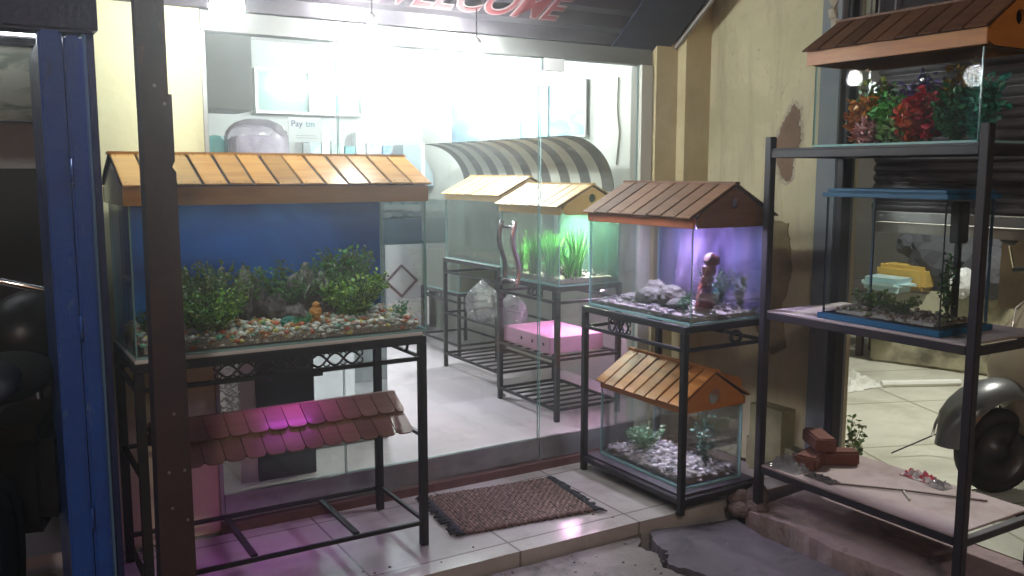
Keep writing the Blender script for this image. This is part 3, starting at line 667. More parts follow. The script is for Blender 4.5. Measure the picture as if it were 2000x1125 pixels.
for (x, z, hh, lb) in ((.875, .99, .05, 'pale spiky coral on the left rock spire in the big tank'), (1.09, 1.0, .045, 'pale spiky coral right of the centre rock in the big tank'), (1.165, 1.0, .06, 'tall pale pink spike coral on the right rock spire')):
    b = MB()
    for _ in range(14):
        a = random.random() * 6.28; q = random.uniform(.2, .8); b.tube([(0, 0, 0), (cos(a) * .02 * q, sin(a) * .015 * q, hh * .5), (cos(a) * .04 * q, sin(a) * .02 * q, hh)], [.004, .003, .001], 5)
    o = b.build('coral_ornament', mat('pale_coral', (.42, .44, .38), .7)); o.location = (x, 3.34, z - .02); tag(o, lb, 'ornament')
rocks('resin_figure', 'small orange resin figure on the pebbles of the big tank', (1.088, 3.21, .885), [(0, 0, .045, .020, 1, .8, 1.3), (.004, 0, .075, .013, 1, 1, 1), (-.014, 0, .05, .008, 1, 1, 2), (.018, 0, .05, .008, 1, 1, 2), (-.010, 0, .015, .009, 1, 1, 1.8), (.012, 0, .015, .009, 1, 1, 1.8)], mat('orange_resin', (.50, .22, .04), .5))
rocks('rock_ornament', 'rounded teal stone sitting before the rocks in the big tank', (.985, 3.20, .89), [(0, 0, .015, .028, 1.2, .9, .8), (.03, .01, .01, .02, 1, 1, .8)], mat('teal_stone', (.03, .16, .12), .5, bump=.6))
# violet tank
M_DRIFT = mat('driftwood', (.07, .045, .035), .85, var=((.13, .10, .08), 18, .4, .7), bump=.8, bscale=60)
b = MB()
def twig(b, p, d, l, r, dep):
    pts = [Vector(p)]
    for k in range(5): d = (Vector(d) + Vector([random.gauss(0, .28) for _ in range(3)])).normalized(); pts.append(pts[-1] + d * l / 5)
    b.tube(pts, [r * (1 - .14 * k) for k in range(6)], 6)
    if dep:
        for k in (2, 3, 4, 5): twig(b, pts[k], (Vector(d) + Vector([random.gauss(0, .8) for _ in range(3)])).normalized(), l * .55, r * .55, dep - 1)
random.seed(31)
twig(b, (2.68, 3.12, .86), (-.1, .8, .25), .17, .012, 2); twig(b, (2.68, 3.1, .86), (-.2, -.7, .2), .16, .012, 2)
b.v = [(min(max(x, 2.555), 2.95), min(max(y, 2.78), 3.44), min(max(z, .845), 1.19)) for x, y, z in b.v]
tag(b.build('driftwood', M_DRIFT, smooth=True), 'branching driftwood lying on the gravel of the violet lit tank', 'driftwood')
rocks('rock_ornament', 'mossy flat rocks heaped under the driftwood in the violet lit tank', (2.70, 3.12, .85), [(-.03, .06, .03, .05, 1.2, 1.5, .9), (.03, -.03, .035, .06, 1.1, 1.3, .9), (.06, .12, .04, .05, 1, 1.2, 1.2), (-.02, .18, .015, .045, 1, 1.3, .5), (-.03, -.14, .02, .045, 1.1, 1.2, .6)], mat('mossy_rock', (.05, .055, .04), .9, var=((.13, .13, .11), 14, .4, .7), bump=.8))
leafy('aquarium_plant', 'bright green tuft at the front corner of the violet lit tank', (2.60, 2.86, .855), .075, .022, 130, L_GR, leaf=.018)
leafy('aquarium_plant', 'dark teal bush behind the red ornament in the violet lit tank', (2.84, 2.92, .86), .17, .09, 600, island_mat('teal_leaf', [(.02, .10, .07), (.03, .15, .10), (.02, .06, .05)], .5))
leafy('aquarium_plant', 'dark spiky weed at the right end of the violet lit tank', (2.89, 2.82, .86), .15, .045, 260, L_DG)
b = MB()
b.add([], [])
for (y, z, r, sz) in ((0, .03, .035, 1), (-.004, .07, .030, 1.2), (-.012, .11, .024, 1.2), (-.022, .15, .022, 1.2), (-.034, .185, .027, .9)):
    b.blob((0, y, z), r, 2, .22, 0, (1, 1, sz))
o = b.build('tower_ornament', mat('dark_red_resin', (.20, .012, .010), .5, var=((.07, .012, .012), 30, .4, .6), bump=.9)); o.location = (2.72, 2.87, .845); o.scale = (1.25, 1.25, 1.25); tag(o, 'leaning dark red tower ornament in the violet lit tank', 'ornament')
# hanging sheer folds behind the violet tank (plastic strips)
pl = thing('plastic_curtain', 'crumpled lilac plastic sheet hanging inside the left half of the violet tank', 'plastic sheet', (2.90, 3.09, .90))
b = MB(); v = []; f = []; NX, NZ = 36, 14
for i in range(NX + 1):
    for k in range(NZ + 1):
        u = i / NX; q = k / NZ; v.append((.018 * sin(u * 21 + q * 2.2) * (1 - .3 * q) + .012 * sin(u * 47 + q * 5) - .02 * (1 - q), (u - .5) * (.30 - .06 * sin(q * 3)) + .03 * (1 - q), q * .30))
for i in range(NX):
    for k in range(NZ): a = i * (NZ + 1) + k; f.append((a, a + 1, a + NZ + 2, a + NZ + 1))
b.add(v, f).build('sheet', glass_mat('lilac_plastic', (.80, .72, .90), .9, .12, .22, (.55, .42, .72)), pl, smooth=True)
# bottom tank
leafy('aquarium_plant', 'sparse grey green plants on the pebbles of the bottom shelf tank', (2.70, 3.22, .125), .13, .12, 800, island_mat('grey_green_leaf', [(.12, .28, .14), (.3, .42, .28), (.06, .18, .1)], .5), leaf=.016)
leafy('aquarium_plant', 'small teal plant at the right end of the bottom shelf tank', (2.80, 2.92, .13), .24, .05, 160, island_mat('pale_teal_leaf', [(.10, .22, .16), (.2, .32, .26), (.05, .12, .1)], .5), leaf=.02)
# lit shop tank
L_LIT = island_mat('lit_green_blade', [(.08, .42, .06), (.14, .55, .10), (.05, .30, .06), (.22, .60, .16)], .4)
for (x, y, hh, lb) in ((2.87, 4.30, .25, 'leaning grass plant close to the front pane of the lit shop tank'), (2.86, 4.47, .28, 'dark rooted grass plant in the front middle of the lit shop tank'), (2.88, 4.62, .22, 'short grass plant in the far front corner of the lit shop tank'), (3.0, 4.22, .30, 'tall bright grass plant at the near end of the lit shop tank'), (2.95, 4.36, .27, 'bright grass plant in the middle of the lit shop tank'), (3.05, 4.56, .26, 'grass plant at the far end of the lit shop tank'), (2.92, 4.18, .2, 'short pale grass plant against the front pane of the lit shop tank')):
    grassy('aquarium_plant', lb, (x, y, .85), hh, .075, 70, L_LIT, .007)
leafy('aquarium_plant', 'dark green clump at the foot of the grasses in the lit shop tank', (2.90, 4.40, .86), .09, .09, 400, L_GR)
rocks('rock_ornament', 'dark rock at the foot of the lit shop tank', (3.0, 4.30, .86), [(0, 0, .02, .05, 1.1, 1.4, .7), (.02, .12, .02, .045, 1, 1.3, .7), (-.05, -.08, .015, .035, 1, 1.3, .7)], mat('dark_rock', (.04, .04, .04), .8, bump=.8))
# air pump tubing + bubbles-like bits in pale tank
b = MB()
b.tube([(3.2, 5.2, .87), (3.2, 5.2, 1.05), (3.18, 5.18, 1.2), (3.12, 5.16, 1.24)], .009, 8).bbox(3.17, 3.23, 5.16, 5.24, .87, .97, .006)
tag(b.build('water_filter', mat('grey_green_plastic', (.2, .26, .25), .4)), 'grey sponge filter with a tube standing in the pale shop tank', 'filter')

# ------------------------------------------------------------------ lamps
def bulb(name, label, loc, r, s, col=(.92, .98, .97), cord=.3, power=None):
    t = thing(name, label, 'lamp', loc, 0, 'bare white bulbs')
    prof = [(0.0001, -r)] + [(r * sin(a), -r * cos(a)) for a in [pi * i / 12 for i in range(1, 10)]] + [(r * .42, r * 1.1), (r * .42, r * 1.25)]
    MB().lathe(prof, 20).build('glass_bulb', emis('bulb_glow_%d' % s, col, s), t, smooth=True)
    MB().lathe([(r * .44, r * 1.26), (r * .5, r * 1.3), (r * .5, r * 2.2), (r * .2, r * 2.5), (.0001, r * 2.5)], 16).build('socket', M_WHITEP, t, smooth=True)
    MB().tube([(0, 0, r * 2.5), (0, 0, r * 2.5 + cord)], .003, 6).build('cord', M_DARK, t)
    return t
B1 = bulb('hanging_bulb', 'glaring bare bulb under the canopy above the yellow roof lid', (.78, 3.10, 1.99), .056, 200)
B4 = bulb('hanging_bulb', 'glaring bare bulb in the middle of the canopy just before the door head', (1.42, 3.41, 1.972), .040, 420, cord=.08)
B5 = bulb('hanging_bulb', 'glaring bare bulb under the canopy nearest the door hinge side', (1.90, 3.42, 1.917), .040, 421, cord=.12)
B2 = bulb('hanging_bulb', 'glaring bare bulb inside the shop behind the door head', (2.27, 5.50, 2.26), .06, 1000, cord=.14)
B3 = bulb('hanging_bulb', 'glaring bare bulb near the right wall inside the shop', (3.17, 5.80, 2.22), .06, 1000, cord=.18)
def tube_light(name, label, p, L, rz, s, col=(.82, .95, 1), group='tube lights'):
    t = thing(name, label, 'lamp', p, rz, group)
    MB().tube([(-L / 2, 0, 0), (L / 2, 0, 0)], .018, 12).build('tube', emis('tube_glow_%d' % s, col, s), t, smooth=True)
    MB().bbox(-L / 2 - .03, L / 2 + .03, .025, .06, -.02, .03, .004).build('batten', M_WHITEP, t)
    return t
tube_light('tube_light', 'long bright tube light high on the shop back wall', (2.75, 7.43, 2.16), 1.1, 0, 26)
tube_light('tube_light', 'bright tube light high on the right shop wall', (3.54, 6.45, 2.22), .9, R90, 26)
tube_light('tube_light', 'bright tube light at the right of the shop back wall', (3.30, 7.43, 2.30), .45, 0, 26)
# tank lights
def strip(name, label, loc, rz, L, col, s, w_=.02):
    t = thing(name, label, 'tank light', loc, rz, 'aquarium light strips')
    MB().box(-L / 2, L / 2, -w_, w_, .0035, .018).box(-L / 2, L / 2, -w_, -w_ + .003, -.004, .0034).box(-L / 2, L / 2, w_ - .003, w_, -.004, .0034).build('housing', M_DARK, t)
    MB().box(-L / 2 + .01, L / 2 - .01, -w_ + .004, w_ - .004, 0, .003).build('diode_strip', emis('strip_' + name + '_%d' % s, col, s), t)
    return t
strip('violet_light', 'violet light strip under the brown roof lid of the side tank', (2.72, 3.10, 1.245), R90, .44, (.72, .62, 1.0), 380, .03)
strip('added_pale_light', 'pale lilac light strip added under the orange lid to brighten the bottom shelf tank', (2.72, 3.11, .445), R90, .5, (.85, .8, 1.0), 130)  # added light, makes the pebbles show
strip('added_blue_light', 'cool light strip added under the yellow lid to brighten the big tank', (.98, 3.18, 1.372), 0, .9, (.75, .88, .9), 17, .03)  # added weak light, lifts the blue backdrop
strip('white_light', 'bright white light strip under the pale lid of the planted shop tank', (3.03, 4.42, 1.23), R90, .55, (.9, 1, .75), 420, .03)
ml = strip('magenta_light', 'magenta light strip hung beneath the top of the long stand', (1.0, 3.19, .70), 0, .20, (.85, .10, 1.0), 30, .012)
MB().tube([(-.04, .0, .018), (-.04, .0, .118)], .003, 6).build('hanger', M_DARK, ml); MB().tube([(.04, .0, .018), (.04, .0, .118)], .003, 6).build('hanger', M_DARK, ml)
strip('magenta_light', 'magenta light strip beneath the shingled lid facing the porch floor', (.90, 3.25, .42), 0, .26, (.85, .14, 1.0), 22, .02)
strip('pink_light', 'pink light strip under the top of the shop stand with the pink box', (3.10, 4.30, .775), R90, .4, (1.0, .55, .90), 190, .02)

# ------------------------------------------------------------------ shop interior furniture
ct = thing('shop_counter', 'dark fronted counter with pinkish end panel at the left inside the shop', 'counter', (1.13, 4.25, .04))
MB().box(-.06, .21, -.25, .25, 0, 1.42).build('front_panel', mat('black_laminate', (.02, .02, .03), .2), ct)
MB().box(-.14, -.062, -.24, .25, 0, 1.42).build('end_panel', mat('pinkish_panel', (.48, .36, .40), .5), ct)
MB().box(-.30, .24, -.26, .26, 1.421, 1.455).build('top', mat('counter_top', (.5, .5, .5), .3), ct)
cu = thing('lace_curtain', 'strip of ornate white lace hanging beside the counter end panel', 'curtain', (.945, 3.98, .3))
b = MB()
for k in range(26):
    z = k * .03; b.tube([(-.045 + .09 * (i / 8), .006 * sin(i * 2.2 + k), z + .012 * sin(i * 1.6 + k * 2.1)) for i in range(9)], .004, 5)
    b.tube([(.03 * cos(a) * .6, 0, z + .013 * sin(a)) for a in [6.28 * i / 10 for i in range(11)]], .003, 5)
b.build('lace', mat('white_lace', (.7, .66, .66), .8), cu)
bx = thing('wrapped_container', 'domed clear plastic container wrapped in film on the counter', 'container', (1.195, 4.30, 1.497))
b = MB(); v = []; f = []; N1, N2 = 24, 12
for i in range(N2 + 1):
    q = i / N2; zz = .20 * q if q < .6 else .12 + .085 * sin((q - .6) / .4 * pi / 2)
    rr = 1 if q < .6 else cos((q - .6) / .4 * pi / 2 * .96)
    for k in range(N1):
        a = 2 * pi * k / N1; sx = (abs(cos(a)) ** .5) * (1 if cos(a) > 0 else -1); sy = (abs(sin(a)) ** .5) * (1 if sin(a) > 0 else -1)
        v.append((sx * .14 * rr + random.gauss(0, .0015), sy * .11 * rr + random.gauss(0, .0015), zz + random.gauss(0, .001)))
for i in range(N2):
    for k in range(N1): f.append((i * N1 + k, i * N1 + (k + 1) % N1, (i + 1) * N1 + (k + 1) % N1, (i + 1) * N1 + k))
b.add(v, f).build('film_cover', glass_mat('milky_film', (.85, .82, .88), .9, .15, .28, (.80, .76, .84)), bx, smooth=True)
MB().bbox(-.115, .115, -.09, .09, .002, .12, .01).build('contents', mat('white_goods', (.72, .68, .75), .5, var=((.5, .45, .6), 25, .4, .6)), bx)
tl = thing('teal_basket', 'round teal basket half hidden behind the wrapped container', 'basket', (1.035, 4.42, 1.497))
MB().lathe([(.001, 0), (.05, 0), (.06, .06), (.052, .10), (.03, .125), (.001, .13)], 20).build('shell', mat('teal_plastic', (.14, .38, .38), .4), tl, smooth=True)
sg = thing('paper_sign', 'small white payment sign standing above the yellow roof lid', 'sign', (1.50, 4.50, 1.603))
MB().bbox(-.085, .085, 0, .004, 0, .125, .001).build('board', mat('paper', (.62, .66, .66), .6), sg)
Mt = Matrix.Translation((-.074, -.0015, .078)) @ Matrix.Rotation(pi / 2, 4, 'X')
text_mesh('Pay', .044, .0008, mat('navy_ink', (.05, .07, .18), .6), Mt, sg, 'lettering')
text_mesh('tm', .044, .0008, mat('cyan_ink', (.08, .28, .36), .6), Matrix.Translation((.0765, 0, 0)) @ Mt, sg, 'lettering')
MB().box(-.05, .06, -.0015, -.0005, .02, .023).box(-.05, .05, -.0015, -.0005, .032, .035).build('small_print', mat('grey_ink', (.35, .4, .42), .6), sg)
MB().box(-.01, .03, .01, .03, -.106, -.002).build('prop', mat('grey_prop', (.4, .45, .46), .5), sg)
tag(MB().bbox(1.32, 1.85, 4.32, 4.8, .04, 1.495, .004).build('display_case', glass_mat('case_glass', (.9, .94, .93), .8, .04, .10, (.65, .7, .7))), 'clear glass display case standing right of the counter', 'display case')

wc = thing('wall_cupboard', 'plain grey cupboard hung high on the left wall of the shop', 'cupboard', (.551, 5.5, 1.82))
MB().bbox(0, .97, .02, .4, 0, .695, .006).build('carcass', mat('grey_laminate', (.13, .135, .13), .5), wc)
MB().bbox(.004, .48, 0, .018, .004, .69, .004).build('cupboard_door', mat('grey_laminate_door', (.15, .155, .15), .45), wc)
MB().bbox(.486, .966, 0, .018, .004, .69, .004).build('cupboard_door', mat('grey_laminate_door', (.15, .155, .15), .45), wc)
tag(MB().bbox(1.15, 1.75, 5.6, 6.0, .041, 1.62, .01).build('tall_fridge', mat('fridge_grey', (.20, .24, .25), .35)), 'tall grey appliance under the cupboard inside the shop', 'fridge')
# back counter with white front and diamond
bc = thing('white_counter', 'white counter with brown diamond on its front at the back of the shop', 'counter', (3.30, 7.0, .04))
MB().box(-.62, .10, 0, .40, .09, .80).build('front_panel', mat('white_laminate', (.75, .73, .75), .35), bc)
MB().box(-.61, .09, .012, .39, 0, .089).build('plinth', mat('black_plinth', (.02, .02, .03), .4), bc)
b = MB(); D = .155
for i in range(4):
    a0, a1 = pi / 2 * i, pi / 2 * (i + 1); D2 = D - .03
    q = lambda a, d, s=1.05: (-.16 + d * cos(a), .49 + d * sin(a) * .95)
    p = [q(a0, D), q(a1, D), q(a1, D2), q(a0, D2)]; b.prism(p, -.006, -.001)
b.build('diamond_emblem', mat('brown_paint', (.14, .05, .05), .5), bc, fix=True)
MB().box(-.60, .08, .02, .38, .801, 1.02).build('dark_shelf', mat('dark_teal_shelf', (.04, .07, .09), .3), bc)
MB().pane(-.62, .10, 0, .40, 1.13, 1.14).build('glass_top', [M_GLASSG, M_EDGE], bc)
for i in range(7):
    o = MB().blob((0, 0, 0), .035, 3, .06, 0, (1.6, .9, .8)).build('wrapped_packet', glass_mat('crinkled_film', (.7, .8, .8), 1, .1, .3, (.35, .42, .42)))
    o.location = (2.74 + .105 * i, 7.08, 1.092); tag(o, '%s crinkled clear packet from the left on the dark shelf of the white counter' % ('first', 'second', 'third', 'fourth', 'fifth', 'sixth', 'seventh')[i], 'packet', 'crinkled packets in a row')
for i in range(6):
    o = MB().lathe([(.0001, 0), (.018, 0), (.018, .07), (.008, .09), (.008, .10), (.0001, .10)], 12).build('bottle', mat('green_bottle', (.15, .3, .26), .2), None, smooth=True)
    o.location = (2.76 + .12 * i, 7.15, 1.182); tag(o, '%s greenish bottle from the left on the glass top of the back counter' % ('first', 'second', 'third', 'fourth', 'fifth', 'sixth')[i], 'bottle', 'bottles on the back counter')
hd = thing('grey_cabinet', 'blue grey wall cabinet with slanting hood at the back of the shop', 'cabinet', (3.45, 7.25, 1.33))
MB().prism([(-.16, 0), (.13, 0), (.13, .10), (-.02, .36), (-.16, .36)], 0, .2).build('body', mat('blue_grey_metal', (.22, .28, .30), .5), hd)
MB().box(-.5, -.17, .02, .2, .0, .20).build('shelf_box', mat('blue_grey_box', (.30, .36, .38), .5), hd)
# glazed wall cabinet frames
fr = thing('wall_cabinet', 'steel framed cabinet with glass doors on the shop back wall', 'cabinet', (2.25, 7.40, 1.93))
b = MB(); b.box(-.19, -.17, 0, .09, 0, .36).box(.72, .74, 0, .09, 0, .36).box(-.17, .72, 0, .09, 0, .02).box(-.17, .72, 0, .09, .34, .36).box(.26, .28, 0, .09, .02, .34)
b.build('frame', M_ALU, fr); MB().box(-.17, .72, .06, .09, .021, .339).build('back_board', mat('grey_blue_board', (.38, .44, .46), .6), fr)
MB().pane(-.169, .719, .01, .016, .021, .339).build('glass_door', [M_GLASSG, M_EDGE], fr)
po = thing('wall_poster', 'long framed blue underwater poster on the right shop wall', 'poster', (3.59, 5.95, 1.69))
POS = panel_mat('pale_blue_poster', (.08, .17, .22), (.16, .28, .34), (.34, .45, .46), (8, 3, 8))
MB().box(-.006, 0, -1.0, .95, .012, .37).build('print', POS, po)
b = MB(); b.box(-.02, .004, -1.01, .96, 0, .011).box(-.02, .004, -1.01, .96, .371, .382)
for y in (-1.01, -.55, -.18, .3, .95): b.box(-.02, -.0065, y, y + .012, .012, .37)
b.build('frame', mat('white_aluminium', (.7, .72, .72), .35, .4), po)
ws = thing('wall_shelf', 'white wall shelf with pale goods on the shop back wall', 'shelf', (2.85, 7.30, 1.58))
MB().box(-.42, .42, 0, .19, -.012, 0).build('shelf_board', M_WHITEP, ws)
MB().box(-.38, -.37, .0, .18, -.12, -.013).box(.37, .38, .0, .18, -.12, -.013).build('brackets', M_ALU, ws)
x = -.38
for k, lb in enumerate(('leftmost pale blue box on the shop wall shelf', 'narrow white box second on the shop wall shelf', 'grey green box third on the shop wall shelf', 'short teal box in the middle of the shop wall shelf', 'tall white box right of the middle on the shop wall shelf', 'wide grey box near the end of the shop wall shelf', 'last small blue box on the shop wall shelf')):
    wd = (.10, .07, .11, .09, .08, .14, .08)[k]; hh = (.16, .20, .13, .09, .21, .12, .10)[k]
    cc = ((.35, .5, .6), (.7, .7, .7), (.35, .45, .4), (.15, .4, .42), (.68, .7, .7), (.4, .42, .45), (.2, .35, .55))[k]
    o = MB().bbox(0, wd, 0, .13, 0, hh, .004).build('goods_box', mat('goods_%d' % k, cc, .5, var=(tuple(q * .6 for q in cc), 12, .45, .55))); o.location = (2.85 + x, 7.32, 1.581); x += wd + .012
    tag(o, lb, 'box', 'boxes on the wall shelf')
# striped curved awning
aw = thing('striped_awning', 'curved black and white striped awning above the shop tanks', 'awning', (3.22, 0, 0))
NS = 17; y0, y1 = 4.56, 6.55
for c_i, mm in ((0, mat('white_cloth', (.62, .64, .58), .7)), (1, mat('dark_cloth', (.11, .115, .105), .7))):
    b = MB()
    for k in range(NS):
        if (k % 2 == 0) == (c_i == 0): continue
        a0 = y0 + (y1 - y0) * k / NS; a1 = y0 + (y1 - y0) * (k + 1) / NS; v = []; f = []; K = 14
        for i in range(K + 1):
            a = pi / 2 * i / K; x = -.06 + .36 * sin(a); z = 1.33 + .34 * cos(a)
            for th in (0, .006): v += [(x + th, a0, z + th), (x + th, a1, z + th)]
        for i in range(K):
            p = i * 4; q = p + 4; f += [(p, q, q + 1, p + 1), (p + 2, p + 3, q + 3, q + 2), (p, p + 2, q + 2, q), (p + 1, q + 1, q + 3, p + 3)]
        b.add(v, f)
    b.build('stripes', mm, aw, smooth=False)
MB().box(-.08, -.062, y1 + .002, y1 + .03, .9, 1.68).build('support', M_WHITEP, aw)
tag(MB().tube([(3.594, 4.62, 2.05), (3.594, 4.63, 1.85), (3.594, 4.60, 1.7), (3.594, 4.63, 1.5)], .005, 6).build('wall_cable', mat('grey_cable', (.25, .25, .2), .6)), 'thin cable running down the wall right of the striped awning', 'cable')

# pink box
pb = thing('pink_box', 'pink box with round holes in its side on the shop stand shelf', 'box', (3.0, 4.47, .412))
MB().bbox(-.19, .19, -.26, .26, 0, .095, .003).build('body', mat('pink_board', (.44, .25, .36), .6), pb)
for y in (-.19, -.07, .05): MB().tube([(-.1915, y, .05), (-.1895, y, .05)], .011, 14).build('hole', M_DARK, pb)
M_BAG = glass_mat('clear_bag', (.86, .88, .90), 1.0, .08, .18, (.75, .75, .8))
def bag(label, loc, r):
    b = MB().blob((0, 0, 0), r, 4, .05, 0, (1, 1, 1.1))
    for i, (x, y, z) in enumerate(b.v[:]):
        if z > r * .5: k = 1 - .75 * (z - r * .5) / (r * .7); b.v[i] = (x * k, y * k, z * 1.25)
    o = b.build('plastic_bag', M_BAG); o.location = loc; return tag(o, label, 'bag', 'clear plastic bags')
bag('large crumpled clear bag hanging on the middle shop stand', (2.895, 5.15, .585), .115)
bag('smaller crumpled clear bag behind the door handles', (2.95, 4.86, .55), .10)
rocks('crumpled_wrapper', 'tiny crumpled clear wrapper on the shop floor near the stand foot', (2.80, 4.74, .05), [(0, 0, .008, .018, 1.4, 1, .7)], M_BAG, 'wrapper')

# ------------------------------------------------------------------ doormat
dm = thing('doormat', 'brown woven doormat with dark fringed ends on the porch', 'doormat', (1.945, 3.235, .004), radians(-6.5))
MM = mat('woven_brown', (.13, .075, .07), .95); nt = MM.node_tree; bb = nt.nodes['Principled BSDF']
tc = nt.nodes.new('ShaderNodeTexCoord'); mp = nt.nodes.new('ShaderNodeMapping'); mp.inputs['Scale'].default_value = (62, 42, 1)
ch = nt.nodes.new('ShaderNodeTexNoise'); ch.inputs['Scale'].default_value = 1.0; ch.inputs['Detail'].default_value = 3
rp = nt.nodes.new('ShaderNodeValToRGB'); rp.color_ramp.elements[0].position = .35; rp.color_ramp.elements[1].position = .68; rp.color_ramp.elements[0].color = (.055, .03, .032, 1); rp.color_ramp.elements[1].color = (.26, .16, .14, 1)
nt.links.new(tc.outputs['Object'], mp.inputs[0]); nt.links.new(mp.outputs[0], ch.inputs[0]); nt.links.new(ch.outputs['Fac'], rp.inputs[0]); nt.links.new(rp.outputs[0], bb.inputs['Base Color'])
b = MB(); NR = 40
for i in range(NR):     # cords woven along the short side
    x = -.30 + .60 * (i + .5) / NR; pts = []
    yl = .222 + random.uniform(-.004, .004)
    for k in range(25):
        y = -yl + 2 * yl * k / 24; pts.append((x + random.gauss(0, .0008), y, .006 + .0025 * (1 if (k + i) % 2 else -1)))
    b.tube(pts, .0082, 6)
b.build('weave', MM, dm, smooth=True)
for s in (-1, 1):
    b = MB()
    for i in range(46):
        y = -.225 + .45 * i / 45; l = random.uniform(.03, .055); a = random.gauss(0, .35)
        b.tube([(s * .30, y, .008), (s * (.30 + l * .5), y + sin(a) * l * .3, .012), (s * (.30 + l), y + sin(a) * l, .005)], [.006, .0065, .003], 5)
    b.build('fringe', mat('dark_fringe', (.03, .03, .04), .95), dm, smooth=True)

# ------------------------------------------------------------------ RACK on the right
rk = thing('shelf_rack', 'tall black metal rack with three shelves at the right holding tanks', 'rack', (2.85, 0, 0))
Y0, Y1, DX = 1.72, 2.64, .45; r = .017
for (x, y, zt) in ((0, Y0, 1.61), (0, Y1, 1.595), (DX, Y0, 1.56), (DX - .0, Y1, 1.56)):
    MB().bbox(x - r, x + r, y - r, y + r, -.004, zt, .003).build('post', M_RACKM, rk)
for z in (.20, .87, 1.54):
    b = MB(); b.bbox(-.014, .014, Y0 + r + .001, Y1 - r - .001, z - .03, z - .002, .002).bbox(DX - .014, DX + .014, Y0 + r + .001, Y1 - r - .001, z - .03, z - .002, .002)
    b.bbox(r + .001, DX - r - .001, Y0 - .014, Y0 + .014, z - .03, z - .002, .002).bbox(r + .001, DX - r - .001, Y1 - .014, Y1 + .014, z - .03, z - .002, .002)
    b.build('shelf_frame', M_RACKM, rk)
MS = mat('dusty_shelf_board', (.30, .25, .26), .75, var=((.42, .36, .36), 6, .35, .7), bump=.2)
for z, m in ((.20, mat('stained_white_board', (.34, .26, .26), .6, var=((.20, .13, .12), 4.5, .5, .75), bump=.2)), (.87, MS), (1.54, mat('dark_glass_shelf', (.07, .07, .08), .2))):
    MB().bbox(-.012, DX + .012, Y0 + .02, Y1 - .02, z - .001, z + .008, .002).build('shelf_board', m, rk)
M_BLUEP = mat('blue_plastic_trim', (.012, .09, .19), .45)
T7 = tank('fish_tank', 'top shelf tank crowded with colourful plastic plants under the orange roof lid', (3.035, 2.105, 1.5495), R90, .68, .33, .31, g=M_GLASSD)
T8 = tank('fish_tank', 'blue trimmed tank with weeds on the middle shelf of the rack', (3.02, 2.115, .895), R90, .50, .29, .46, g=M_GLASSD, e=mat('dark_edge', (.02, .03, .05), .4))
L, W = .53, .32
for (z0, z1) in ((-.016, .006), (.462, .478)):
    b = MB().bbox(-L / 2, L / 2, -W / 2, -W / 2 + .018, z0, z1, .003).bbox(-L / 2, L / 2, W / 2 - .018, W / 2, z0, z1, .003).bbox(-L / 2, -L / 2 + .018, -W / 2 + .019, W / 2 - .019, z0, z1, .003).bbox(L / 2 - .018, L / 2, -W / 2 + .019, W / 2 - .019, z0, z1, .003)
    b.build('blue_trim', M_BLUEP, T8)
MB().bbox(-L / 2 + .01, L / 2 - .01, -W / 2 + .01, W / 2 - .01, .479, .494, .006).build('lid', M_BLUEP, T8)
b = MB().bbox(.16, .20, .02, .08, .30, .45, .005).bbox(.17, .19, .04, .06, .03, .30, .003); b.build('filter', M_DARK, T8)
for s in (-1, 1):
    MB().box(s * .247 - .004, s * .247 + .004, .136, .143, .014, .46).build('corner_strip', mat('dark_teal_strip', (.02, .05, .08), .4), T8)
gravel('gravel', 'dark mulm and gravel in the blue trimmed tank', 2.885, 3.155, 1.885, 2.345, .905, 160, [(.07, .045, .03), (.14, .10, .07), (.10, .11, .05)], (.006, .014), .02, 'mulm')
for (x, y, hh, lb) in ((3.0, 2.12, .07, 'tangled dark weed in the middle of the blue trimmed tank'), (3.05, 2.27, .06, 'dark weed at the left end of the blue trimmed tank')):
    leafy('aquarium_plant', lb, (x, y, .925), hh, .10, 360, L_OL, leaf=.016)
leafy('aquarium_plant', 'tall dark weed at the right end of the blue trimmed tank', (3.05, 1.95, .925), .24, .03, 240, L_DG, leaf=.016)
# packets inside the top tank
PL = [('bright green', [(.10, .42, .08), (.18, .5, .12)], 2.96, 2.17, .17, .055), ('dark green', [(.02, .14, .04), (.04, .2, .05)], 3.04, 2.27, .22, .07), ('orange', [(.55, .22, .04), (.45, .14, .03)], 2.97, 2.29, .18, .05),
      ('crimson red', [(.48, .02, .05), (.35, .02, .04)], 2.96, 2.03, .20, .05), ('orange red', [(.60, .11, .03), (.5, .06, .02)], 2.95, 2.08, .12, .045), ('pale pink', [(.55, .25, .25), (.6, .35, .35)], 2.94, 2.235, .08, .04),
      ('deep forest green', [(.02, .12, .05), (.03, .17, .06)], 2.98, 1.93, .20, .07), ('yellow green', [(.35, .36, .05), (.22, .3, .05)], 3.08, 2.33, .25, .05), ('teal', [(.03, .22, .18), (.04, .3, .2)], 2.98, 1.83, .22, .05),
      ('dark violet', [(.10, .05, .25), (.06, .04, .18)], 3.08, 2.08, .27, .07), ('mustard', [(.38, .26, .04), (.28, .2, .04)], 3.07, 1.96, .27, .06), ('lime tipped', [(.3, .5, .2), (.08, .2, .05)], 2.935, 2.13, .08, .03)]
for cn, cs, x, y, hh, rd in PL:
    leafy('plastic_plant', '%s plastic plant standing in the top shelf tank' % cn, (x, y, 1.560), hh, rd * 1.35, 520, island_mat('leaf_' + cn.replace(' ', '_'), cs, .4), 'plastic plant', 'colourful plastic plants', .028)

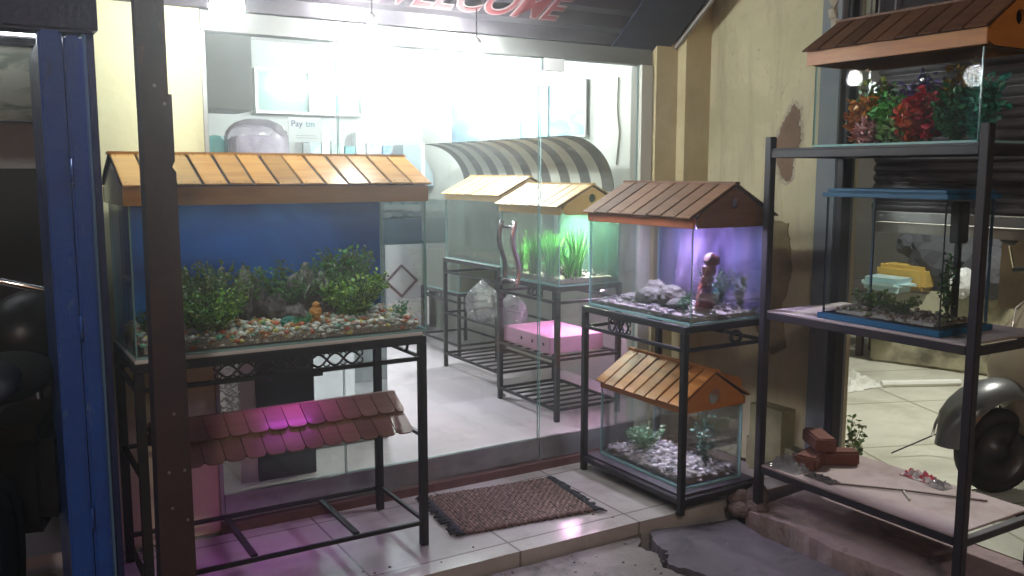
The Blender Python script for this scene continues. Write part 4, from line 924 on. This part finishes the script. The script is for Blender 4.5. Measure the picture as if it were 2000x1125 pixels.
# things on the bottom shelf
M_BRICK = mat('red_brick', (.13, .045, .03), .9, var=((.12, .04, .03), 12, .35, .7), bump=.8, bscale=50)
for (x, y, z, a, t, lb) in ((3.02, 2.50, .209, 20, 0, 'whole red brick lying at the left end of the bottom shelf'), (3.13, 2.47, .209, -35, 0, 'broken red brick behind the first one on the bottom shelf'), (3.09, 2.53, .272, 60, 4, 'topmost red brick of the little heap on the bottom shelf')):
    b = MB().bbox(-.09, .09, -.045, .045, 0, .06, .008)
    b.v = [(x_ + random.gauss(0, .002), y_ + random.gauss(0, .002), z_ + random.gauss(0, .0015)) for x_, y_, z_ in b.v]
    o = b.build('brick', M_BRICK); o.location = (x, y, z); o.rotation_euler = (radians(t), 0, radians(a)); tag(o, lb, 'brick', 'bricks on the rack')
def crumple(name, label, loc, sx, sy, sz, m, cat, n=22):
    b = MB(); v = []; f = []
    for i in range(n + 1):
        for k in range(n + 1):
            u, q = i / n - .5, k / n - .5; v.append((u * sx + random.gauss(0, sx * .012), q * sy + random.gauss(0, sy * .012), abs(sz * (.4 + .6 * sin(u * 17 + q * 9) * cos(q * 13 - u * 5) + random.gauss(0, .18))) * max(0, 1 - (2 * u) ** 4) * max(0, 1 - (2 * q) ** 4) + .002))
    for i in range(n):
        for k in range(n): a = i * (n + 1) + k; f.append((a, a + n + 1, a + n + 2, a + 1))
    o = b.add(v, f).build(name, m, None, smooth=False); o.location = loc; return tag(o, label, cat)
crumple('plastic_wrap', 'crumpled clear plastic wrap beside the bricks on the bottom shelf', (2.93, 2.53, .209), .15, .17, .05, M_BAG, 'wrapper')
crumple('dark_rag', 'small dark rag at the edge of the bottom shelf', (2.91, 2.36, .209), .06, .14, .015, mat('rag', (.04, .03, .03), .9), 'rag', 10)
crumple('red_white_bag', 'red and white plastic bag at the back edge of the bottom shelf', (3.27, 2.17, .209), .08, .13, .03, mat('red_white_film', (.55, .52, .52), .3, var=((.45, .05, .08), 16, .48, .52)), 'bag', 12)
crumple('plastic_wrap', 'shiny clear wrapper beyond the red and white bag', (3.24, 2.06, .209), .07, .08, .03, M_BAG, 'wrapper', 12)
for i, (p, q, lb) in enumerate((((2.90, 2.30, .213), (3.24, 1.86, .213), 'thin brown stick lying along the bottom shelf'), ((3.0, 2.02, .213), (3.10, 2.12, .213), 'short pale stick on the bottom shelf'))):
    tag(MB().tube([p, ((p[0] + q[0]) / 2, (p[1] + q[1]) / 2 + .01, p[2] + .002), q], .004, 6).build('stick', mat('stick_%d' % i, ((.10, .07, .06), (.4, .36, .32))[i], .8)), lb, 'stick')
# rubble left of the rack
rub = [(2.85, 2.74, .0, .05), (2.90, 2.70, .0, .06), (2.80, 2.70, -.03, .045), (2.95, 2.74, .01, .05), (2.86, 2.66, -.02, .05)]
for i, (x, y, z, r_) in enumerate(rub):
    rocks('rubble_stone', ['broken mortar lump nearest the square stand foot', 'largest broken lump beside the rack foot', 'low broken lump at the slab edge', 'broken lump touching the side wall base', 'broken lump under the rack post'][i], (x, y, z), [(0, 0, .02, r_, 1.2, .9, .8)], mat('rubble', (.16, .11, .10), .95, var=((.07, .05, .05), 12, .4, .7), bump=.9), 'stone', 'rubble by the rack foot')

# ------------------------------------------------------------------ beyond the rack: post, roller shutter, alley
dp = thing('door_frame', 'grey blue upright door frame with black inner jamb behind the rack', 'door frame', (3.33, 2.72, 0))
MB().bbox(-.03, .10, -.045, .066, 0, 2.9, .004).build('outer_post', mat('grey_blue_paint', (.15, .17, .20), .6, var=((.22, .22, .22), 5, .4, .7)), dp)
MB().bbox(0, .05, -.070, -.047, 0, 2.9, .003).build('jamb', M_DARK, dp)
rs = thing('roller_shutter', 'half raised grey roller shutter over the alley opening', 'shutter', (3.50, 2.62, 1.28))
b = MB()
for k in range(22):
    z = k * .042; v = []; f = []
    for i in range(7):
        a = pi * i / 6; v += [(.018 * -sin(a) , -1.6, z + .002 + .038 * i / 6), (.018 * -sin(a), 0, z + .002 + .038 * i / 6)]
    for i in range(6): f.append((2 * i, 2 * i + 1, 2 * i + 3, 2 * i + 2))
    b.add(v, f)
b.box(.002, .006, -1.6, 0, 0, .92)
b.build('slats', mat('shutter_grey', (.13, .12, .13), .5, .3, var=((.20, .18, .18), 5, .3, .7)), rs)
MB().bbox(-.015, .02, -1.6, 0, -.045, -.002, .004).build('bottom_bar', mat('galvanised_bar', (.55, .55, .52), .35, .7), rs)
MB().bbox(.01, .14, -1.6, .0, -.095, -.05, .004).build('lower_beam', mat('pale_beam', (.45, .43, .36), .6), rs)
wall('lintel', mat('dark_lintel', (.025, .018, .022), .8, bump=.5), 'dark wall band above the roller shutter', [(3.44, 3.60, -2, 2.62, 2.0, 2.9)])
ld = MB()
for k in range(14): ld.blob((3.30 + random.gauss(0, .006), 2.72 + random.gauss(0, .012), 1.96 + k * .045), .022, 1, .3, 0, (.8, 1, 1.4))
tag(ld.build('cloth_bundle', mat('pale_bundle', (.42, .38, .30), .8)), 'pale twisted cloth hanging above the door frame top', 'cloth')
cb = MB()
for k, y in enumerate((2.62, 2.58, 2.50)): cb.tube([(3.42, y, 2.9), (3.41, y - .01, 2.4), (3.42, y + .01, 2.0)], .004, 5)
tag(cb.build('cables', mat('grey_cables', (.20, .20, .20), .6)), 'loose grey cables hanging on the dark wall above the shutter', 'cable')
# alley
b = MB().bbox(-.12, .12, -.18, .18, 0, .10, .04); b.v = [(x + random.gauss(0, .006), y + random.gauss(0, .006), z + random.gauss(0, .004)) for x, y, z in b.v]
o = b.build('folded_bag', mat('pale_cyan_film', (.40, .55, .56), .35)); o.location = (5.84, 4.22, .583); tag(o, 'pale cyan folded plastic bag at the front edge of the mouldy alley wall', 'bag')
lw = thing('low_wall', 'stained low alley platform wall with mouldy plaster and bundles on top', 'wall', (5.9, 4.45, 0), radians(-72))
MB().bbox(0.05, 4.2, 0, .55, 0, .58, .02).build('wall_body', mat('mouldy_plaster', (.34, .32, .22), .9, var=((.10, .09, .06), 3.5, .46, .66), bump=.7, bscale=12), lw)
wall('alley_back_wall', mat('alley_plaster', (.26, .25, .24), .85, var=((.22, .20, .16), 2, .35, .7), bump=.3), 'beige wall closing the back of the alley', [(8.6, 8.8, -1, 8.5, 0, 3.2)])
wall('alley_side_wall', mat('alley_side_plaster', (.30, .29, .24), .85, var=((.18, .17, .14), 2, .35, .7)), 'dim plaster wall on the far side of the alley', [(3.98, 8.6, 7.0, 7.2, 0, 3.2)])
wall('plank_wall', mat('brown_planks', (.20, .15, .11), .8, var=((.12, .09, .07), 6, .35, .7)), 'upright brown boards at the right edge behind the rack', [(4.6 + .0, 4.68, 2.66 - .16 * k - .15, 2.66 - .16 * k, .75, 2.2) for k in range(8)])
bn = thing('dark_table', 'low dark bench with square legs left of the mouldy alley wall', 'bench', (6.05, 4.95, 0), radians(-72))
MB().bbox(-.4, .4, -.2, .2, .52, .57, .01).build('bench_top', mat('bench_wood', (.06, .045, .04), .7), bn)
for sx in (-.35, .35):
    for sy in (-.15, .15): MB().bbox(sx - .025, sx + .025, sy - .025, sy + .025, 0, .519, .004).build('leg', mat('bench_wood', (.06, .045, .04), .7), bn)
tag(MB().bbox(5.95, 6.25, 4.0, 4.42, .581, .76, .03).build('yellow_sack', mat('yellow_cloth', (.45, .30, .06), .8, bump=.6)), 'folded yellow sack on the mouldy alley wall', 'sack')
rocks('dark_bundle', 'dark bundle heaped behind the yellow sack in the alley', (6.1, 3.95, .60), [(.15, 0, .22, .25, 1, 1.3, 1.0), (.1, -.3, .14, .2, 1, 1, .9), (.15, .3, .3, .16, 1, 1.2, .7)], mat('dark_cloth_b', (.05, .05, .06), .8, bump=.6), 'bundle')
rocks('white_pot', 'rounded white pot on the mouldy alley wall', (5.98, 3.72, .585), [(0, 0, .09, .09, 1, 1, 1.2)], mat('white_glaze', (.6, .6, .6), .3), 'pot')
crumple('white_sack', 'crumpled white plastic sack lying on the alley paving', (5.05, 4.05, .002), .55, .5, .09, mat('white_sack', (.6, .6, .56), .45), 'sack', 20)
tag(MB().tube([(5.25, 3.80, .02), (5.75, 3.55, .02)], .025, 8).build('white_pipe', mat('white_pipe', (.7, .7, .66), .4)), 'short white pipe lying beyond the white sack', 'pipe')
tag(MB().lathe([(.0001, 0), (.12, 0), (.10, .30), (.085, .33), (.0001, .33)], 16).build('concrete_stub', mat('stub_concrete', (.30, .28, .20), .9, bump=.5), None, smooth=True), 'short tapered concrete stub beside the door frame', 'stub')
bpy.data.objects['concrete_stub'].location = (4.75, 4.0, 0)
t = leafy('weed', 'leafy green weed growing behind the bottom shelf of the rack', (3.72, 2.86, 0), .24, .15, 170, L_OL, 'weed', None, .028)
tag(MB().tube([(3.98, 2.80, .02), (4.2, 2.72, .10), (4.35, 2.50, .26)], .004, 5).build('alley_cable', M_DARK), 'thin dark cable running up to the scooter', 'cable')

# ------------------------------------------------------------------ scooter (right edge)
sc = thing('scooter', 'grey scooter with black front wheel parked in the alley at the right edge', 'scooter', (3.94, 2.24, 0), radians(158))
Rx = Matrix.Rotation(pi / 2, 4, 'X')
def wheel(parent, x, r=.215, w_=.05):
    prof = [(r - .05, -w_ * .8), (r - .02, -w_), (r - .004, -w_ * .6), (r, 0), (r - .004, w_ * .6), (r - .02, w_), (r - .05, w_ * .8)]
    wh = MB().lathe([(p, z) for p, z in prof], 32, 0, Matrix.Translation((x, 0, r)) @ Rx).build('wheel', M_RUBBER, parent, smooth=True)
    b = MB().lathe([(.0001, -.03), (.04, -.035), (.045, -.02), (r - .055, -.015), (r - .051, -.04), (r - .05, .04), (r - .055, .015), (.045, .02), (.04, .035), (.0001, .03)], 24, 0, Matrix.Translation((x, 0, r)) @ Rx)
    b.build('rim', mat('dark_rim', (.05, .05, .055), .4, .6), wh, smooth=True)
wheel(sc, 0, .195); wheel(sc, -1.2, .195)
M_SILV = mat('silver_grey_paint', (.13, .135, .14), .3, .35, var=((.15, .15, .15), 8, .4, .7), coat=.3)
# fender: curved shell over front wheel
def shell(b, prof, hw, th=.006, ncs=8, M=None):
    """prof: list of (x,z, halfwidth scale); rounded cross-section"""
    v = []; f = []
    for (x, z, s, dx, dz) in prof:
        for k in range(ncs + 1):
            a = -pi / 2 + pi * k / ncs; v.append((x + dx * cos(a) * .5, hw * s * sin(a), z + dz * cos(a) * .5))
    for i in range(len(prof) - 1):
        for k in range(ncs): q = i * (ncs + 1) + k; f.append((q, q + 1, q + ncs + 2, q + ncs + 1))
    b.add(v, f, 0, M); return b
pf = []
for i in range(13):
    a = radians(175 - i * 14.5); rr = .235
    pf.append((rr * cos(a), .215 + rr * sin(a) + .01, 1 if 1 < i < 11 else .6, .12 * cos(a), .14 * sin(a)))
shell(MB(), pf, .115).build('fender', M_SILV, sc, smooth=True)
MB().tube([(.24 * cos(radians(172 - 14 * i)), -.118, .222 + .235 * sin(radians(172 - 14 * i))) for i in range(13)], .007, 6).build('fender_trim', M_CHROME, sc, smooth=True)
# front apron rising to the handlebar
prof = [(-.16, .26, 1.6, .12, .02), (-.12, .40, 2.1, .16, .02), (-.13, .55, 2.4, .18, .02), (-.18, .70, 2.3, .18, .02), (-.25, .84, 1.7, .16, .03), (-.32, .92, 1.1, .14, .03)]
shell(MB(), prof, .10).build('front_apron', mat('beige_panel', (.36, .30, .24), .35, coat=.3), sc, smooth=True)
MB().tube([(-.05, 0, .215), (-.20, 0, .55), (-.36, 0, .98)], .022, 10).build('fork', M_DARK, sc, smooth=True)
MB().tube([(-.30, -.34, .98), (-.33, -.2, 1.0), (-.36, 0, .97), (-.33, .2, 1.0), (-.30, .34, .98)], .014, 8).build('handlebar', M_DARK, sc, smooth=True)
MB().blob((-.33, 0, .94), .11, 3, 0, 0, (.9, 1.1, .8)).build('headlight_cowl', M_SILV, sc, smooth=True)
MB().blob((-.245, 0, .95), .055, 3, 0, 0, (.6, 1.1, 1)).build('headlight', mat('headlamp_glass', (.5, .5, .5), .1, coat=.5), sc, smooth=True)
MB().bbox(-.75, -.25, -.14, .14, .20, .27, .02).build('footboard', M_DARK, sc)
MB().blob((-1.05, 0, .50), .30, 3, 0, 0, (1.25, .55, .75)).build('body', M_SILV, sc, smooth=True)
MB().blob((-1.0, 0, .74), .28, 3, 0, 0, (1.25, .5, .28)).build('seat', M_RUBBER, sc, smooth=True)
for s in (-1, 1): MB().blob((-.26, s * .34, 1.14), .06, 2, 0, 0, (.3, 1.1, .7)).build('mirror', M_DARK, sc, smooth=True)
MB().tube([(-.30, .34, .98), (-.26, .34, 1.12)], .006, 6).tube([(-.30, -.34, .98), (-.26, -.34, 1.12)], .006, 6).build('mirror_stem', M_CHROME, sc)
MB().tube([(-.32, -.12, .96), (-.18, -.13, .80), (-.10, -.08, .50), (-.03, -.06, .30)], .006, 6).tube([(-.32, -.10, .97), (-.14, -.11, .83), (-.06, -.07, .50), (0, -.06, .26)], .005, 6).build('brake_cable', M_CHROME, sc, smooth=True)

# ------------------------------------------------------------------ motorcycle in the dark on the left (seen from behind)
mc = thing('motorcycle', 'dark motorcycle parked in the garage shadow at the left edge', 'motorcycle', (-.03, 2.95, -.01), radians(75))
wheel(mc, 0, .29, .055); wheel(mc, 1.25, .29, .05)
stain(bpy.data.materials['mauve_worn_concrete'], (.06, .045, .05), (5, 5, 5), .5, .64, .7)
M_BIKE = mat('black_lacquer', (.02, .02, .024), .4, .1)
MB().blob((.05, 0, .84), .14, 3, 0, 0, (2.0, .8, .40)).build('tail_cowl', mat('grey_lacquer', (.035, .035, .045), .5), mc, smooth=True)
MB().blob((.35, 0, .80), .20, 3, 0, 0, (1.5, .75, .35)).build('seat', M_RUBBER, mc, smooth=True)
MB().blob((.80, 0, .88), .20, 3, 0, 0, (1.2, .75, .75)).build('fuel_tank', M_BIKE, mc, smooth=True)
MB().bbox(.35, .85, -.13, .13, .25, .62, .05).build('engine', mat('engine_metal', (.025, .025, .028), .4, .7), mc)
MB().blob((-.20, 0, .80), .05, 3, 0, 0, (.5, 1.3, .6)).build('tail_lamp', mat('red_lens', (.25, .015, .02), .15, coat=.5), mc, smooth=True)
npl = MB().bbox(-.262, -.256, -.10, .10, .52, .64, .004).build('number_plate', mat('plate_grey', (.06, .06, .07), .4), mc)
text_mesh('8', .11, .001, mat('plate_char', (.30, .31, .34), .5), Matrix.Translation((-.264, -.045, .54)) @ Matrix.Rotation(-pi / 2, 4, 'Z') @ Matrix.Rotation(pi / 2, 4, 'X'), npl, 'plate_character')
MB().tube([(-.24, 0, .50), (-.10, 0, .70)], .02, 8).tube([(0, 0, .29), (-.02, 0, .62)], .02, 8).build('fender_stay', M_DARK, mc)
MB().tube([(.98, -.36, 1.08), (1.0, -.2, 1.06), (1.04, 0, 1.0), (1.0, .2, 1.06), (.98, .36, 1.08)], .014, 8).build('handlebar', M_CHROME, mc, smooth=True)
MB().tube([(1.25, -.07, .29), (1.05, -.07, .98)], .02, 8).tube([(1.25, .07, .29), (1.05, .07, .98)], .02, 8).build('fork', M_CHROME, mc, smooth=True)

# ------------------------------------------------------------------ lamps outside the frame: alley lamp and an added fill
def street_or_fill_lamp(label, loc, s, col, r=.12, pole=True):
    t = thing('street_or_fill_lamp', label, 'street lamp', loc)
    MB().blob((0, 0, 0), r, 3, 0, 0, (1, 1, .5)).build('lamp_head', emis('outer_glow_%d' % s, col, s), t, smooth=True)
    if pole: MB().tube([(0, 0, r * .55), (0, 0, r * .55 + .3)], .015, 8).build('hanger', M_DARK, t)
    return t
street_or_fill_lamp('greenish white lamp hanging over the alley', (5.0, 3.0, 3.0), 820, (1.0, 1.0, .90))
street_or_fill_lamp('warm fill lamp added behind the camera, out of view', (-1.6, -3.6, 5.0), 215, (1.0, .88, .76), .3)  # added fill, lifts the side wall and rack

# small debris
b = MB()
for _ in range(260):
    x = random.uniform(.6, 2.7); y = random.uniform(2.2, 2.84); z = -.053
    if random.random() < .07: y = random.uniform(2.87, 3.0); z = .002
    b.blob((x, y, z), random.uniform(.0015, .006), 1, .3, 0, (1.2, .9, .6), None)
tag(b.build('grit', island_mat('grit_colours', [(.2, .17, .15), (.08, .07, .07), (.35, .32, .3), (.16, .09, .06)], .9)), 'small stones and grit scattered along the kerb', 'grit', kind='stuff')
# ------------------------------------------------------------------ thin scattering box, added to imitate lens glow at the bulbs
hz = MB().box(-7, 9.5, -4, 9, -1.4, 5).build('glow_volume', bpy.data.materials.new('air'))
tag(hz, 'thin scattering volume added to imitate lens glow around the bulbs', 'glow_volume', kind='stuff')
am = bpy.data.materials['air']; am.use_nodes = True; an = am.node_tree; an.nodes.clear()
ao = an.nodes.new('ShaderNodeOutputMaterial'); pv = an.nodes.new('ShaderNodeVolumePrincipled')
pv.inputs['Color'].default_value = (.95, .97, 1, 1); pv.inputs['Density'].default_value = .018; pv.inputs['Anisotropy'].default_value = .85
an.links.new(pv.outputs[0], ao.inputs['Volume'])
